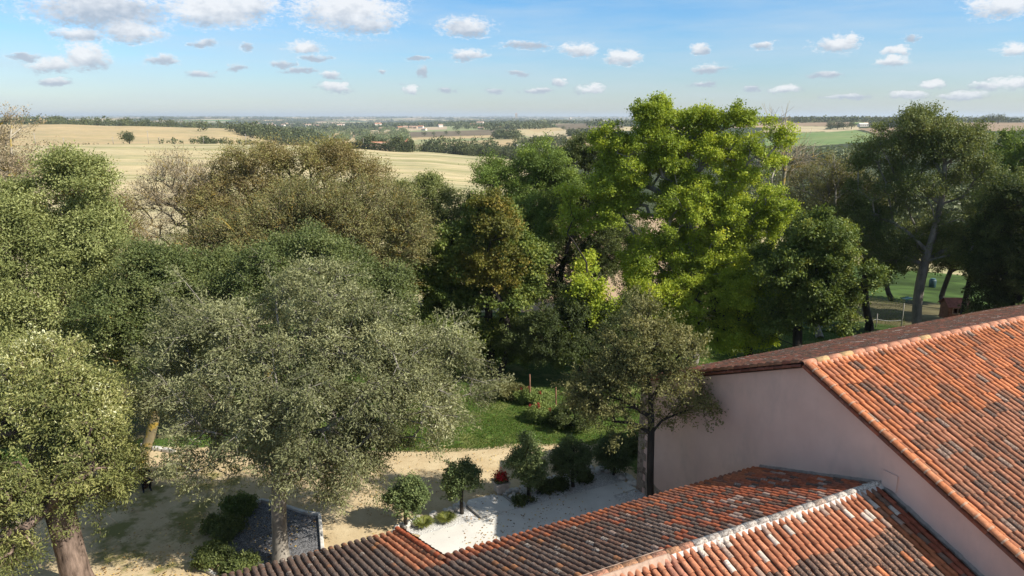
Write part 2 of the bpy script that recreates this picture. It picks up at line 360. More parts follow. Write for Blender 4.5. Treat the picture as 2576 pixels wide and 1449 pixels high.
def terrain():
    a = np.linspace(R(-58), R(58), 1060); r = np.exp(np.linspace(math.log(64), math.log(30000), 560))
    # extra rows near the sharp crests
    A, RR = np.meshgrid(a, r); X = RR*np.sin(A); Y = RR*np.cos(A); Z = terr(X, Y)
    u, v = project(X, Y, Z); u = u.copy()
    u += (pnoise(X/40, Y/40, 9)-.5)*1.2
    col = np.zeros(X.shape+(3,)); col[:] = STUB; stripe = np.ones(X.shape)
    # far patchwork
    def patch(cs, seed):
        gx = X/cs+.6*(pnoise(X/cs, Y/cs, seed)-.5); gy = Y/(cs*.8)+.6*(pnoise(X/cs+9, Y/cs, seed+1)-.5)
        ix = np.floor(gx).astype(np.int64); iy = np.floor(gy).astype(np.int64); best = np.full(X.shape, 1e9); bid = np.zeros(X.shape)
        for dx in (-1, 0, 1):
            for dy in (-1, 0, 1):
                cx = ix+dx; cy = iy+dy
                h1 = ((cx*73856093 ^ cy*19349663) & 0xffff)/65535.; h2 = ((cx*83492791 ^ cy*297121507) & 0xffff)/65535.
                d = (cx+h1-gx)**2+(cy+h2-gy)**2; h3_ = ((cx*49979687 ^ cy*86028157) & 0xffff)/65535.
                m = d < best; best = np.where(m, d, best); bid = np.where(m, h3_, bid)
        return bid
    far = patch(330, 11); pal = [STUB, WOODG, PALE, BROWN, PASTURE, TAN, STUB, PALE, WOODG, (.44, .35, .25), TAN, STUB, GREENF, BROWN, TAN, WOODG]
    pi = np.floor(far*len(pal)*.999).astype(int); fc = np.array(pal)[pi]
    fm = RR > 1250; col[fm] = fc[fm]
    wood2 = pnoise(X/500, Y/420, 21) > .62; m = (RR > 1600) & wood2; col[m] = WOODG
    left = (u < 300)
    m = (RR > 520) & (RR < 1130) & left; col[m] = TAN; stripe[m] = .35
    m = (RR > 512) & (RR < 565) & left; col[m] = (.16, .15, .075); stripe[m] = 0
    m = (RR > 560) & (RR < 700) & ~left & (u < 700); col[m] = WOODG
    m = (RR >= 700) & (RR < 1130) & ~left & (u < 700); col[m] = np.where((pnoise(X/60, Y/90, 51) > .45)[m][:, None], np.array([PASTURE]), np.array([TAN]))
    stripe[RR > 1130] = 0
    m = (u > 545) & (RR > 180) & (RR < 1250); col[m] = WOODG; stripe[m] = 0
    m = (RR < 190) & (u > 500) & (u < 745); col[m] = (.42, .30, .20); stripe[m] = .1
    m = (RR < 118) & (u >= 735); col[m] = (.055, .092, .022); stripe[m] = 0  # lawn green darkened to carry the shade of the right-hand trees
    m = (RR < 84+3*pnoise(X/3, Y/3, 5)) & (RR > 69) & (u >= 790); col[m] = (.12, .105, .055)  # earth belt, its colour darkened for the same shade
    gn = pnoise(X/2.2, Y/1.4, 77); m = (RR < 118) & (u >= 735); col[m] *= (.45+.95*gn[m])[:, None]*(.8+.5*pnoise(X/9, Y/5, 78)[m])[:, None]
    def pol(f, pts, c, st_=.2, rmin=560):
        q = [f(*p) for p in pts]; mm = inpoly(u, v, q) & (RR > rmin) & (RR < 3000); col[mm] = c; stripe[mm] = st_
    pol(c7, [(840,215),(1300,205),(1670,188),(1700,245),(900,262)], PLOUGH)
    pol(c7, [(900,262),(1640,238),(1630,270),(940,280)], TAN)
    pol(c7, [(930,278),(1630,262),(1400,305),(1060,310)], PASTURE)
    pol(c7, [(1060,305),(1950,262),(2600,250),(2600,345),(1140,345)], TAN)
    pol(c7, [(2000,285),(2600,262),(2600,300),(2150,305)], BROWN)
    pol(c7, [(1830,240),(2200,200),(2600,180),(2600,240),(1950,265)], PALE)
    pol(c7, [(2100,150),(2700,125),(2700,182),(2200,197)], PLOUGH)
    pol(c7, [(1880,190),(2120,176),(2200,200),(1960,218)], TAN)
    pol(c7, [(1200,165),(1500,150),(1560,185),(1200,205)], PASTURE)
    pol(c3, [(380,136),(1240,136),(1300,185),(700,182),(380,200)], BROWN, .1, 300)
    pol(c3, [(700,180),(1090,188),(1060,225),(790,240),(560,230)], PALE, .6, 300)
    pol(c3, [(620,250),(1300,214),(1470,258),(1430,300),(1000,335),(620,335)], GREENF, .5, 300)
    pol(c3, [(1050,215),(1320,180),(1340,212),(1080,232)], PALE, .3, 300)
    pol(c3, [(1320,203),(1640,190),(1640,290),(1480,278),(1440,235)], BROWN, .1, 300)
    pol(c3, [(1290,128),(1600,128),(1600,152),(1420,176)], (.42,.3,.2), .1, 300)
    pol(c3, [(1640,150),(2900,110),(2900,215),(1640,230)], BROWN, .1, 300)
    pol(c3, [(560,600),(900,600),(840,700),(560,780)], TAN, .2, 60)
    nr, na = X.shape
    V = np.stack([X, Y, Z], -1).reshape(-1, 3); idx = np.arange(nr*na).reshape(nr, na)
    Fa = np.stack([idx[:-1, :-1], idx[:-1, 1:], idx[1:, 1:], idx[1:, :-1]], -1).reshape(-1, 4)[:, ::-1]
    me = npmesh('terrain', V, Fa, True, None, {'col': col.reshape(-1, 3), 'stripe': stripe.ravel()})
    m = NM('fields', .95, .1); c = m.attr('col', 'Color'); s = m.attr('stripe')
    # long drill lines and grassy streaks of the stubble (bands follow the contour)
    n1 = m.noise(.016, 6, .62, (.4, 2.8, 1, R(8))); n2 = m.noise(.22, 4, .6, (.06, 1, 1, R(8))); n3 = m.noise(.012, 3)
    k1 = m.math('MULTIPLY', m.rng(n1, .45, .57), s); c2 = m.mix(m.math('MULTIPLY', k1, .75), c, (.25, .25, .11))
    k2 = m.math('MULTIPLY', m.rng(n2, .42, .66), m.math('MULTIPLY', s, .5)); c3_ = m.mix(k2, c2, (.60, .52, .34))
    n4 = m.noise(.08, 6, .7); c4_ = m.mix(1, c3_, m.ramp(n4, [(.25, (.78, .8, .8)), (.75, (1.18, 1.15, 1.1))]), 'MULTIPLY')
    m.col(m.mix(1, c4_, m.ramp(n3, [(.3, (.86, .9, .88)), (.7, (1.12, 1.08, 1.05))]), 'MULTIPLY')); m.bump(n4, .5, .4)
    o = link('terrain', me, m.m); tag(o, kind='structure'); return o
terrain()
# near ground: the yard, lawn and path
SANDL = [(60,452),(170,446),(300,452),(458,449),(500,446),(560,443),(620,447),(640,480),(700,600),(1100,1500),(-800,1500),(-400,520),(40,505)]
def near_ground():
    xs = np.arange(-62, 75, .4); ys = np.concatenate([np.arange(-6, 66, .4), [67.5]]); X, Y = np.meshgrid(xs, ys); 
    rr = np.hypot(X, Y)
    k = np.clip(66.5/np.maximum(rr, 1e-3), 0, 1); X = X*np.where(rr > 66.5, k, 1); Y = Y*np.where(rr > 66.5, k, 1)
    Z = np.full(X.shape, 0.0)+(pnoise(X/3, Y/3, 4)-.5)*.05; Z[np.hypot(X, Y) > 62] += .03
    u, v = project(X, Y, Z*0); behind = Y < 3; v = np.where(behind, 2000, v)
    g = (~inpoly(u, v, SANDL)).astype(float); g[behind] = 0
    for _ in range(3):
        gp = np.pad(g, 1, mode='edge'); g = (gp[:-2, 1:-1]+gp[2:, 1:-1]+gp[1:-1, :-2]+gp[1:-1, 2:]+gp[1:-1, 1:-1])/5
    # mossy patches in the left of the yard, bare earth under the trees, its colour darkened for shade
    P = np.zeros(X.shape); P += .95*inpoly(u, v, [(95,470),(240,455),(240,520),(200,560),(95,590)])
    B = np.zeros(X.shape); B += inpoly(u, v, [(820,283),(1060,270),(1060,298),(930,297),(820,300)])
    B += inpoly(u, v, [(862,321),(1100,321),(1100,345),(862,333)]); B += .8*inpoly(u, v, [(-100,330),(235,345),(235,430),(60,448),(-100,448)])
    nr, na = X.shape; idx = np.arange(nr*na).reshape(nr, na)
    Fa = np.stack([idx[:-1, :-1], idx[:-1, 1:], idx[1:, 1:], idx[1:, :-1]], -1).reshape(-1, 4)
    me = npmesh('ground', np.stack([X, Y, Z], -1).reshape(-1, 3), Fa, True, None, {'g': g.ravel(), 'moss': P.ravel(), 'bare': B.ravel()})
    m = NM('yard_ground', .95, .1); nf = m.noise(2.2, 6, .7); nb = m.noise(.5, 4); fine = m.noise(22, 5, .75)
    sand = m.ramp(m.noise(.9, 5, .6), [(.3, (.47, .36, .21)), (.7, (.60, .49, .31))])
    sand = m.mix(m.rng(fine, .52, .74), sand, (.33, .25, .15))
    deb = m.rng(m.noise(9, 3, .6), .66, .72); sand = m.mix(m.math('MULTIPLY', deb, .8), sand, (.12, .08, .045))
    gr = m.ramp(m.noise(5, 5, .7), [(.3, (.03, .062, .012)), (.7, (.10, .165, .03))])
    gr = m.mix(m.rng(nb, .5, .72), gr, (.20, .22, .07)); gr = m.mix(m.rng(fine, .55, .8), gr, (.26, .27, .11))
    gg = m.math('ADD', m.attr('g'), m.math('MULTIPLY', m.math('SUBTRACT', nf, .5), .9)); fac = m.rng(gg, .42, .6)
    c = m.mix(fac, sand, gr)
    mo = m.math('MULTIPLY', m.rng(m.noise(.7, 5, .65), .44, .6), m.attr('moss')); c = m.mix(mo, c, (.20, .19, .065))
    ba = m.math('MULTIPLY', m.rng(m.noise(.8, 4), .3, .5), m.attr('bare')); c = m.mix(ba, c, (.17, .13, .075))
    m.col(c); m.bump(m.math('ADD', fine, nf), .5, .05)
    o = link('ground', me, m.m); tag(o, kind='structure')
near_ground()
# ---------------------------------------------------------------- tree generator
def rings(p0, p1, d0, d1, r0, r1, n):
    """vectorised tube segments -> verts (m*2n,3), faces (m*n,4)"""
    m = len(p0)
    def fr(d):
        up = np.where(np.abs(d[:, 2:3]) > .9, np.array([[1., 0, 0]]), np.array([[0, 0, 1.]]))
        a = np.cross(d, up); a /= np.linalg.norm(a, axis=1, keepdims=True)+1e-9; return a, np.cross(d, a)
    ang = 2*np.pi*np.arange(n)/n; c = np.cos(ang)[None, :, None]; s = np.sin(ang)[None, :, None]
    a0, b0 = fr(d0); a1, b1 = fr(d0)
    R0 = p0[:, None]+r0[:, None, None]*(a0[:, None]*c+b0[:, None]*s)
    R1 = p1[:, None]+r1[:, None, None]*(a1[:, None]*c+b1[:, None]*s)
    V = np.concatenate([R0, R1], 1).reshape(-1, 3)
    base = (np.arange(m)*2*n)[:, None]; k = np.arange(n)[None]; j = (k+1) % n
    Fa = np.stack([base+k, base+j, base+n+j, base+n+k], -1).reshape(-1, 4)
    return V, Fa
def unit(a): return a/(np.linalg.norm(a, axis=-1, keepdims=True)+1e-9)
def leaves(rs, P, A, Nn, L, wr, fold=.12):
    """diamond leaves at P, axis A, normal hint Nn, length L -> V, F"""
    A = unit(A); B = unit(np.cross(A, Nn)); Nn = np.cross(B, A); L = L[:, None]; w = L*wr
    V = np.stack([P, P+A*L*.45+B*w+Nn*L*fold, P+A*L, P+A*L*.45-B*w+Nn*L*fold], 1).reshape(-1, 3)
    return V, np.arange(len(P)*4).reshape(-1, 4)
def tree(name, label, base, lobes, leaf='green', bark=BARK_GREY, trunk_r=.3, n_t=300, n_leaf=170, leaf_size=.15, wr=.28,
         clump=.5, seed=1, droop=0.0, fork=.35, twig=.7, n_tw=4, cbias=None, cat='tree', group=None, shell=.55, lean=(0, 0),
         ztop=None, leader=True, minr=.012, thin=None, cshift=0.0, up=.5, flat=.7, mound=1.0, dens=1.0, fill=.4, tuft=.16, te=1.3, wb=.45):
    rs = np.random.RandomState(seed); base = np.array(base, float); zb = base[2]
    cen = np.array([l[0] for l in lobes], float); rad = np.array([l[1] for l in lobes], float)
    wgt = (rad.prod(1))**(2/3); wgt /= wgt.sum()
    rad = np.maximum(rad*.6, rad-.22*(twig+clump))
    n_t = int(n_t*.95); n_leaf = int(n_leaf*1.8); leaf_size *= .82
    nm = max(3, int(sum((rad.prod(1))**(2/3))*17*dens/(mound*mound*3.14))); lm = rs.choice(len(lobes), nm, p=wgt)
    dm = unit(rs.normal(size=(nm, 3))+np.array([0, 0, .25])); MC = cen[lm]+dm*np.maximum(rad[lm]-mound*.5, rad[lm]*.3)*(1-.7*rs.rand(nm)**1.6)[:, None]
    # bridge neighbouring lobes so the crown reads as one mass with a ragged edge
    if len(lobes) > 1:
        DD = np.linalg.norm(cen[:, None]-cen[None], axis=2)+np.eye(len(cen))*1e3; nb = np.argsort(DD, 1)[:, :min(3, len(cen)-1)]
        fm = rs.rand(nm) < fill; l2 = nb[lm, rs.randint(0, nb.shape[1], nm)]; t_ = rs.rand(nm)[:, None]
        rr_ = rad[lm]*(1-t_)+rad[l2]*t_; Mb = cen[lm]*(1-t_)+cen[l2]*t_+dm*np.maximum(rr_-mound*.5, rr_*.3)*(.45+.5*rs.rand(nm))[:, None]; MC = np.where(fm[:, None], Mb, MC)
    MC = MC+dm*(rs.rand(nm)[:, None]**4)*mound*.9
    mr_ = mound*rs.uniform(.65, 1.2, nm); wm = mr_**2; wm = wm/wm.sum(); mi = rs.choice(nm, n_t, p=wm)
    d = unit(rs.normal(size=(n_t, 3))+unit(MC-(cen*wgt[:, None]).sum(0))[mi]*.7+np.array([0, 0, .55]))
    T = MC[mi]+d*(mr_[mi]*(.55+.45*rs.rand(n_t)))[:, None]*np.array([1, 1, .8])
    if thin is not None: kp = pnoise(T[:, 0]/thin/.55+seed, (T[:, 1]*.6+T[:, 2])/thin/.55, seed) > .25; T = T[kp]; mi = mi[kp]
    small = trunk_r <= .05; kp = T[:, 2] > zb+(.07 if small else .6); T = T[kp]; mi = mi[kp]
    ctop = (cen[:, 2]+rad[:, 2]).max() if ztop is None else ztop; cbot = (cen[:, 2]-rad[:, 2]).min()
    mc = (cen*wgt[:, None]).sum(0)
    # trunk nodes
    zt = mc[2]+(ctop-mc[2])*(.45 if leader else .0); zf = zb+max(.06 if small else (.35 if trunk_r < .1 else .8), (mc[2]-zb)*fork)
    nodes = []; par = []; pl = []
    n0 = max(6, int((zt-zb)/.7)); wb = .04 if trunk_r < .1 else wb; wob = rs.normal(size=2)*wb
    for i in range(n0+1):
        t = i/n0; z = zb+(zt-zb)*t
        cx = base[0]+(mc[0]-base[0])*t**te+wob[0]*math.sin(t*5); cy = base[1]+(mc[1]-base[1])*t**te+wob[1]*math.sin(t*4+1)
        nodes.append((cx if i else base[0], cy if i else base[1], z)); par.append(i-1)
    nodes = np.array(nodes); wobend = None
    pl = np.concatenate([[0], np.cumsum(np.linalg.norm(np.diff(nodes, axis=0), axis=1))])
    par = list(par); fk = np.array([0, 0, zf])
    NB = np.zeros((60000, 3)); NB[:len(nodes)] = nodes; PL = np.zeros(60000); PL[:len(nodes)] = pl; cnt = len(nodes)
    pen = np.zeros(60000); pen[:cnt] = np.where(nodes[:, 2] < zf, 50, 0)
    core = np.array([nodes[-1][0], nodes[-1][1], zf+(zt-zf)*.4])
    order = np.argsort(np.linalg.norm(T-core, axis=1))
    # spread first: a few far targets become main limbs
    nl = min(len(T), 9); far = list(rs.choice(order[len(order)//2:], nl, replace=False)) if len(T) > 20 else []
    order = [*far, *[o for o in order if o not in set(far)]]
    tgt_node = np.zeros(len(T), int)
    for o in order:
        t = T[o]; dv = NB[:cnt]-t; dist = np.sqrt((dv**2).sum(1))
        up_pen = np.maximum(0, NB[:cnt, 2]-t[2])*.5*(1-min(1, droop))
        j = int(np.argmin(dist+.32*PL[:cnt]+pen[:cnt]+up_pen)); L = dist[j]
        k = max(1, int(L/.75)); a = NB[j].copy(); jit = rs.normal(size=3)*L*.07
        last = j
        for s in range(1, k+1):
            f = s/k; p = a*(1-f)+t*f; b = math.sin(f*math.pi); p = p+jit*b; p[2] += b*L*.1*(1-2*droop)+(rs.rand()-.5)*.08
            NB[cnt] = p; PL[cnt] = PL[last]+L/k; par.append(last); last = cnt; cnt += 1
            if cnt > 59000: break
        tgt_node[o] = last
    NB = NB[:cnt]; par = np.array(par)
    area = np.full(cnt, 0.0); ch = np.zeros(cnt, int); np.add.at(ch, par[par >= 0], 1); area[ch == 0] = 1
    for i in range(cnt-1, 0, -1): area[par[i]] += area[i]
    rr = trunk_r*(np.maximum(area, .5)/area[0])**(1/2.15); rr = np.maximum(rr, minr)
    rr[0] *= 1.35; rr[1] *= 1.08
    e = np.arange(1, cnt); p0 = NB[par[e]]; p1 = NB[e]; dd = unit(p1-p0); r1 = rr[e]; r0 = np.minimum(rr[par[e]], r1*1.6)
    r0[:n0] = rr[par[e]][:n0]
    thick = (r1 > .09) | (e <= n0)
    Vs = []; Fs = []; off = 0
    for msk, n in ((thick, 11), (~thick & (r1 > .03), 5), (~thick & (r1 <= .03), 3)):
        if msk.sum() == 0: continue
        ex = dd[msk]*np.minimum(r1[msk], .12)[:, None]*.5
        V, Fq = rings(p0[msk]-ex, p1[msk]+ex*.3, dd[msk], dd[msk], r0[msk], r1[msk], n)
        Vs.append(V); Fs.append(Fq+off); off += len(V)
    # twigs and leaves
    nT = len(T); TP = NB[tgt_node]; pd = unit(TP-NB[par[tgt_node]])
    out = unit(TP-mc)
    tw0 = np.repeat(TP, n_tw, 0); td = unit(np.repeat(pd*.7+out*.5, n_tw, 0)+rs.normal(size=(nT*n_tw, 3))*.75+np.array([0, 0, .35-1.3*droop]))
    tl = twig*(.6+.8*rs.rand(nT*n_tw)); tw1 = tw0+td*tl[:, None]; tw1[:, 2] -= droop*tl*.5
    V, Fq = rings(tw0, tw1, td, td, np.full(len(tw0), minr*.8), np.full(len(tw0), minr*.35), 3); Vs.append(V); Fs.append(Fq+off); off += len(V)
    root = empty(name, tuple(base))
    Vb = np.concatenate(Vs)-base; meb = npmesh('trunk', Vb, np.concatenate(Fs), True); link('trunk', meb, bark, root)
    if n_leaf > 0:
        per = max(1, int(n_leaf/n_tw)); nn = nT*n_tw
        keep = rs.rand(nn) < .93; idx = np.repeat(np.arange(nn)[keep], per)
        f = rs.rand(len(idx))**.42*1.1; P = tw0[idx]*(1-f[:, None])+tw1[idx]*f[:, None]
        gs = rs.normal(size=(len(idx), 3))*tuft*(clump/.6)*(.7+.6*rs.rand(nn)[idx])[:, None]; gs[:, 2] *= flat; P = P+gs; P[:, 2] -= droop*np.abs(gs[:, 0])*1.0
        P = P[P[:, 2] > zb+.05]; idx = idx[:len(P)]
        Nh = unit(unit(P-MC[mi][idx//n_tw])*.75+np.array([0, 0, up])+rs.normal(size=P.shape)*.55)
        A = unit(rs.normal(size=P.shape)+td[idx]*.8+np.array([0, 0, -.9*droop])); L = leaf_size*(.6+.75*rs.rand(len(P)))
        V, Fq = leaves(rs, P-base, A, Nh, L, wr)
        cl = .5*rs.rand(nT)[idx//n_tw]+.5*rs.rand(nn)[idx]; c = .16+.46*cl+.32*(rs.rand(len(P))-.5)+cshift
        c += .28*(pnoise(P[:, 0]/1.6, (P[:, 2]+P[:, 1])/1.6, seed+7)-.5)
        c = np.where(rs.rand(len(P)) < .04, c+.22, c)
        if cbias is not None: c = c+cbias(P)
        mec = npmesh('crown', V, Fq, False, {'c': np.clip(c, 0, 1)}); link('crown', mec, LM[leaf], root)
    return tag(root, label, cat, group)
def lob(r, items):
    """crown lobes: (u, v, half width px, half height px[, depth offset]) -> world ellipsoids"""
    res = []
    for it in items:
        u, v, ru, rv = it[:4]; dr = it[4] if len(it) > 4 else 0
        c = PD(u, v, r+dr); dep = c.y*ct-(c.z-CAMZ)*st
        a = ru*dep/F; b = rv*dep/F/.98; res.append(((c.x, c.y, c.z), (a, min(a, 1.2*b)*.95, b)))
    return res
def GT(u, v):                              # where the pixel's ray meets the ground or terrain
    x, y, r, ok = hit(u, v, 66); q = G(u, v)
    return q if math.hypot(q.x, q.y) < 66 or not ok[0] else Vector((float(x[0]), float(y[0]), float(terr(x[0], y[0]))))
def at(u, r):
    v = 288-F*math.tan(PITCH-math.atan2(CAMZ+3*min(1, max(0, r-70)/60), r))
    x, y, _ = ray(u, v); h = math.hypot(x, y); x = x/h*r; y = y/h*r
    return (x, y, float(terr(x, y)) if r > 62 else 0.0)
# ================================================================ buildings
U = np.array([.898, .440, 0]); U /= np.linalg.norm(U); E = np.array([-.44, .898, 0]); E /= np.linalg.norm(E)   # ridge direction, direction of the far slopes
TILE = NM('clay_tile', .9, .08)
def tile_mat():
    m = TILE; c = m.attr('tc', 'Color'); li = m.attr('lich'); mo = m.attr('moss')
    n = m.noise(7, 5, .7); f = m.noise(38, 4, .7); g = m.noise(16, 5, .75); w = m.noise(2.0, 3)
    c = m.mix(1, c, m.ramp(n, [(.25, (.55, .53, .52)), (.75, (1.35, 1.28, 1.2))]), 'MULTIPLY')
    c = m.mix(m.math('MULTIPLY', m.rng(m.math('ADD', g, m.math('MULTIPLY', li, .28)), .56, .72), m.math('MINIMUM', m.math('MULTIPLY', li, 1.6), 1)), c, (.115, .075, .058))
    c = m.mix(m.math('MULTIPLY', m.rng(m.math('ADD', f, m.math('MULTIPLY', li, .16)), .66, .78), m.math('MULTIPLY', li, .5)), c, (.48, .43, .38))
    c = m.mix(m.math('MULTIPLY', m.rng(m.noise(5, 4, .7), .68, .76), li), c, (.42, .22, .035))
    c = m.mix(m.math('MULTIPLY', m.rng(g, .42, .6), mo), c, (.10, .105, .028))
    m.col(c); m.bump(m.math('ADD', f, g), .5, .02); return m.m
tile_mat()
PLASTER = NM('pink_render', .92, .15)
def plaster():
    m = PLASTER; n = m.noise(.6, 6, .65); s = m.noise(.5, 6, .7, (1.2, 1.2, .55)); f = m.noise(30, 4, .7)
    c = m.ramp(n, [(.3, (.66, .455, .38)), (.7, (.76, .545, .46))]); c = m.mix(m.math('MULTIPLY', m.rng(s, .45, .7), .35), c, (.44, .34, .30))
    m.col(c); m.bump(f, .15, .01); return m.m
plaster()
def stone_mat():
    m = NM('rubble_stone', .95, .1); v = m.voro(5.5, 'DISTANCE_TO_EDGE'); k = m.voro(5.5, 'F1', 'Color'); n = m.noise(12, 5, .7)
    bw = m.N('ShaderNodeRGBToBW'); m.L(k, bw.inputs[0]); c = m.ramp(bw.outputs[0], [(.2, (.2, .14, .11)), (.8, (.42, .33, .26))]); c = m.mix(m.rng(v, .02, .07, 1, 0), c, (.36, .29, .23))
    c = m.mix(1, c, m.ramp(n, [(.3, (.7, .7, .7)), (.7, (1.2, 1.2, 1.2))]), 'MULTIPLY'); m.col(c); m.bump(v, .5, .03); return m.m
STONE = stone_mat()
MORTAR = simple('lime_mortar', (.54, .50, .46), .95, .2, 5, .1, .4)
WOODB = simple('brown_wood', (.09, .045, .025), .8, .3, 4, .2, .3)
OR_ = (.52, .205, .10); OR2 = (.44, .185, .105); BR = (.37, .18, .11); DK = (.24, .15, .11); GY = (.33, .26, .21); WH = (.62, .57, .51); SAL = (.60, .30, .20); RD = (.36, .10, .05)
def tiled_slope(name, parent, origin, p0, p1, dn, slope, dlen, pitch, tlen, pick, seed, side=1):
    """rows of half-round cover tiles with channel tiles between. origin: ridge point at p=0 (local); dn: horizontal downhill direction.
    dlen(p) horizontal length of the row; pick(rs,p,q,i,j) -> colour, lichen, moss"""
    rs = np.random.RandomState(seed); V = []; Fq = []; TC = []; LI = []; MO = []; nv = 0
    cs = 1/math.hypot(1, slope); D = np.array([dn[0]*cs, dn[1]*cs, -slope*cs]); Nn = np.array([dn[0]*slope*cs, dn[1]*slope*cs, cs]); A = U
    n = 6; ang = np.linspace(0, np.pi, n+1); ca, sa = np.cos(ang), np.sin(ang)
    rows = int((p1-p0)/pitch); O = np.array(origin, float)
    for i in range(rows):
        p = p0+(i+.5)*pitch+rs.normal()*.004; Ld = dlen(p)/cs; nt = int(Ld/tlen)+1
        for kind in (0, 1):                       # 0 cover, 1 channel
            pc = p if kind == 0 else p+pitch/2
            sag = rs.normal()*.006; ph = rs.uniform(-.09, .09)
            for j in range(nt):
                q0 = max(0, j*tlen+ph+rs.normal()*.012); q1 = min((j+1)*tlen+.035+ph, Ld)+rs.normal()*.012
                if j == nt-1: q1 = Ld+(.02 if kind == 0 else .05)+rs.normal()*.012
                if q1-q0 < .06: continue
                lat = rs.normal()*.007+sag; rot = rs.normal()*.008
                if kind == 0:
                    r0, r1, h0, h1 = pitch*.345, pitch*.405, .042, .060
                else:
                    r0, r1, h0, h1 = pitch*.38, pitch*.30, .062, .045
                h0 += rs.normal()*.003; h1 += abs(rs.normal())*.004
                sg = 1 if kind == 0 else -1
                c0 = O+A*(pc+lat)+D*q0+Nn*h0; c1 = O+A*(pc+lat+rot)+D*q1+Nn*h1
                ringA = c0+A*(ca[:, None]*r0)+Nn*(sg*sa[:, None]*r0*.78)
                ringB = c1+A*(ca[:, None]*r1)+Nn*(sg*sa[:, None]*r1*.78)
                rr = r1-.015; ringC = c1-D*.003+A*(ca[:, None]*rr)+Nn*(sg*sa[:, None]*rr*.74)
                m = n+1
                if kind == 0:
                    V.append(np.concatenate([ringA, ringB, ringB, ringC]))
                    f = [(nv+k, nv+k+1, nv+m+k+1, nv+m+k) for k in range(n)]+[(nv+2*m+k, nv+2*m+k+1, nv+3*m+k+1, nv+3*m+k) for k in range(n)]; nv += 4*m
                else:
                    V.append(np.concatenate([ringA, ringB])); f = [(nv+k, nv+k+1, nv+m+k+1, nv+m+k) for k in range(n)]; nv += 2*m
                c, li, mo = pick(rs, p, q0*cs, i, j)
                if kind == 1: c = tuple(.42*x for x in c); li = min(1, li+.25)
                pn = float(pnoise(p*.55+seed, q0*.5, seed)); c = np.array(c)*(.82+.36*pn)*(1+rs.normal()*.09); li = min(1, max(0, li+(pn-.5)*.5)); Fq += f; TC += [c]*len(f); LI += [li]*len(f); MO += [mo]*len(f)
    me = npmesh(name, np.concatenate(V), Fq, True, {'tc': np.clip(np.array(TC), 0, 1), 'lich': LI, 'moss': MO})
    return link(name, me, TILE.m, parent)
def ridge_row(parent, origin, p0, p1, pick, r=.17, h=.06, seed=3, step=.42, name='ridge_tiles'):
    rs = np.random.RandomState(seed); V = []; Fq = []; TC = []; LI = []; MO = []; nv = 0; n = 8; ang = np.linspace(-.05, np.pi+.05, n+1); O = np.array(origin, float); p = p0
    while p < p1:
        e = min(p+step+.03, p1+.02); rA = r*.95; rB = r*1.01; z = np.array([0, 0, 1.]); lat = rs.normal()*.006
        for (pp, rq, dz) in ((p, rB, .008), (e, rA, 0), ):
            c = O+U*pp+z*(h+dz+rs.normal()*.003)+E*lat; V.append(c+E*(np.cos(ang)[:, None]*rq)+z*(np.sin(ang)[:, None]*rq*.8))
        c = O+U*p+z*(h); V.append(c+U*.003+E*(np.cos(ang)[:, None]*(rB-.025))+z*(np.sin(ang)[:, None]*(rB-.025)*.78))
        m = n+1; Fq += [(nv+k+1, nv+k, nv+m+k, nv+m+k+1) for k in range(n)]+[(nv+2*m+k+1, nv+2*m+k, nv+k, nv+k+1) for k in range(n)]; nv += 3*m
        c, li, mo = pick(rs, p); c = np.array(c)*(1+rs.normal()*.05); TC += [c]*(2*n); LI += [li]*(2*n); MO += [mo]*(2*n); p += step
    me = npmesh(name, np.concatenate(V), Fq, True, {'tc': np.clip(np.array(TC), 0, 1), 'lich': LI, 'moss': MO}); return link(name, me, TILE.m, parent)
def slab(parent, name, O, p0, p1, dn, slope, dlen, mat, off=-.02, th=.09):
    cs = 1; mb = MB(); O = Vector(O); a = Vector(U); d = Vector((dn[0], dn[1], -slope)); z = Vector((0, 0, 1))
    q = [O+a*p0+z*off, O+a*p1+z*off, O+a*p1+d*dlen+z*off, O+a*p0+d*dlen+z*off]; b = [x-z*th for x in q]
    fs = [(0, 1, 2, 3), (7, 6, 5, 4), (0, 4, 5, 1), (1, 5, 6, 2), (2, 6, 7, 3), (3, 7, 4, 0)]
    mb.add([tuple(x) for x in q+b], fs); return mb.build(name, mat, parent)
def ridge_mortar(parent, O, p0, p1, w, h, mat, seed=1, name='ridge_mortar'):
    rs = np.random.RandomState(seed); n = int((p1-p0)/.07); O = np.array(O, float); V = []; F_ = []
    for i in range(n+1):
        p = p0+(p1-p0)*i/n; wl = w*(1+.22*rs.rand()); wr_ = w*(1+.22*rs.rand())
        for (e, z) in ((-wr_, -w*.36+.045), (-w*.5, h), (w*.5, h), (wl, -w*.36+.045)): V.append(O+U*p+E*e+np.array([0, 0, z+rs.rand()*.01]))
    for i in range(n):
        for k in range(3): F_.append((4*i+k, 4*i+k+1, 4*i+5+k, 4*i+4+k)[::-1])
    return link(name, npmesh(name, V, F_, False), mat, parent)
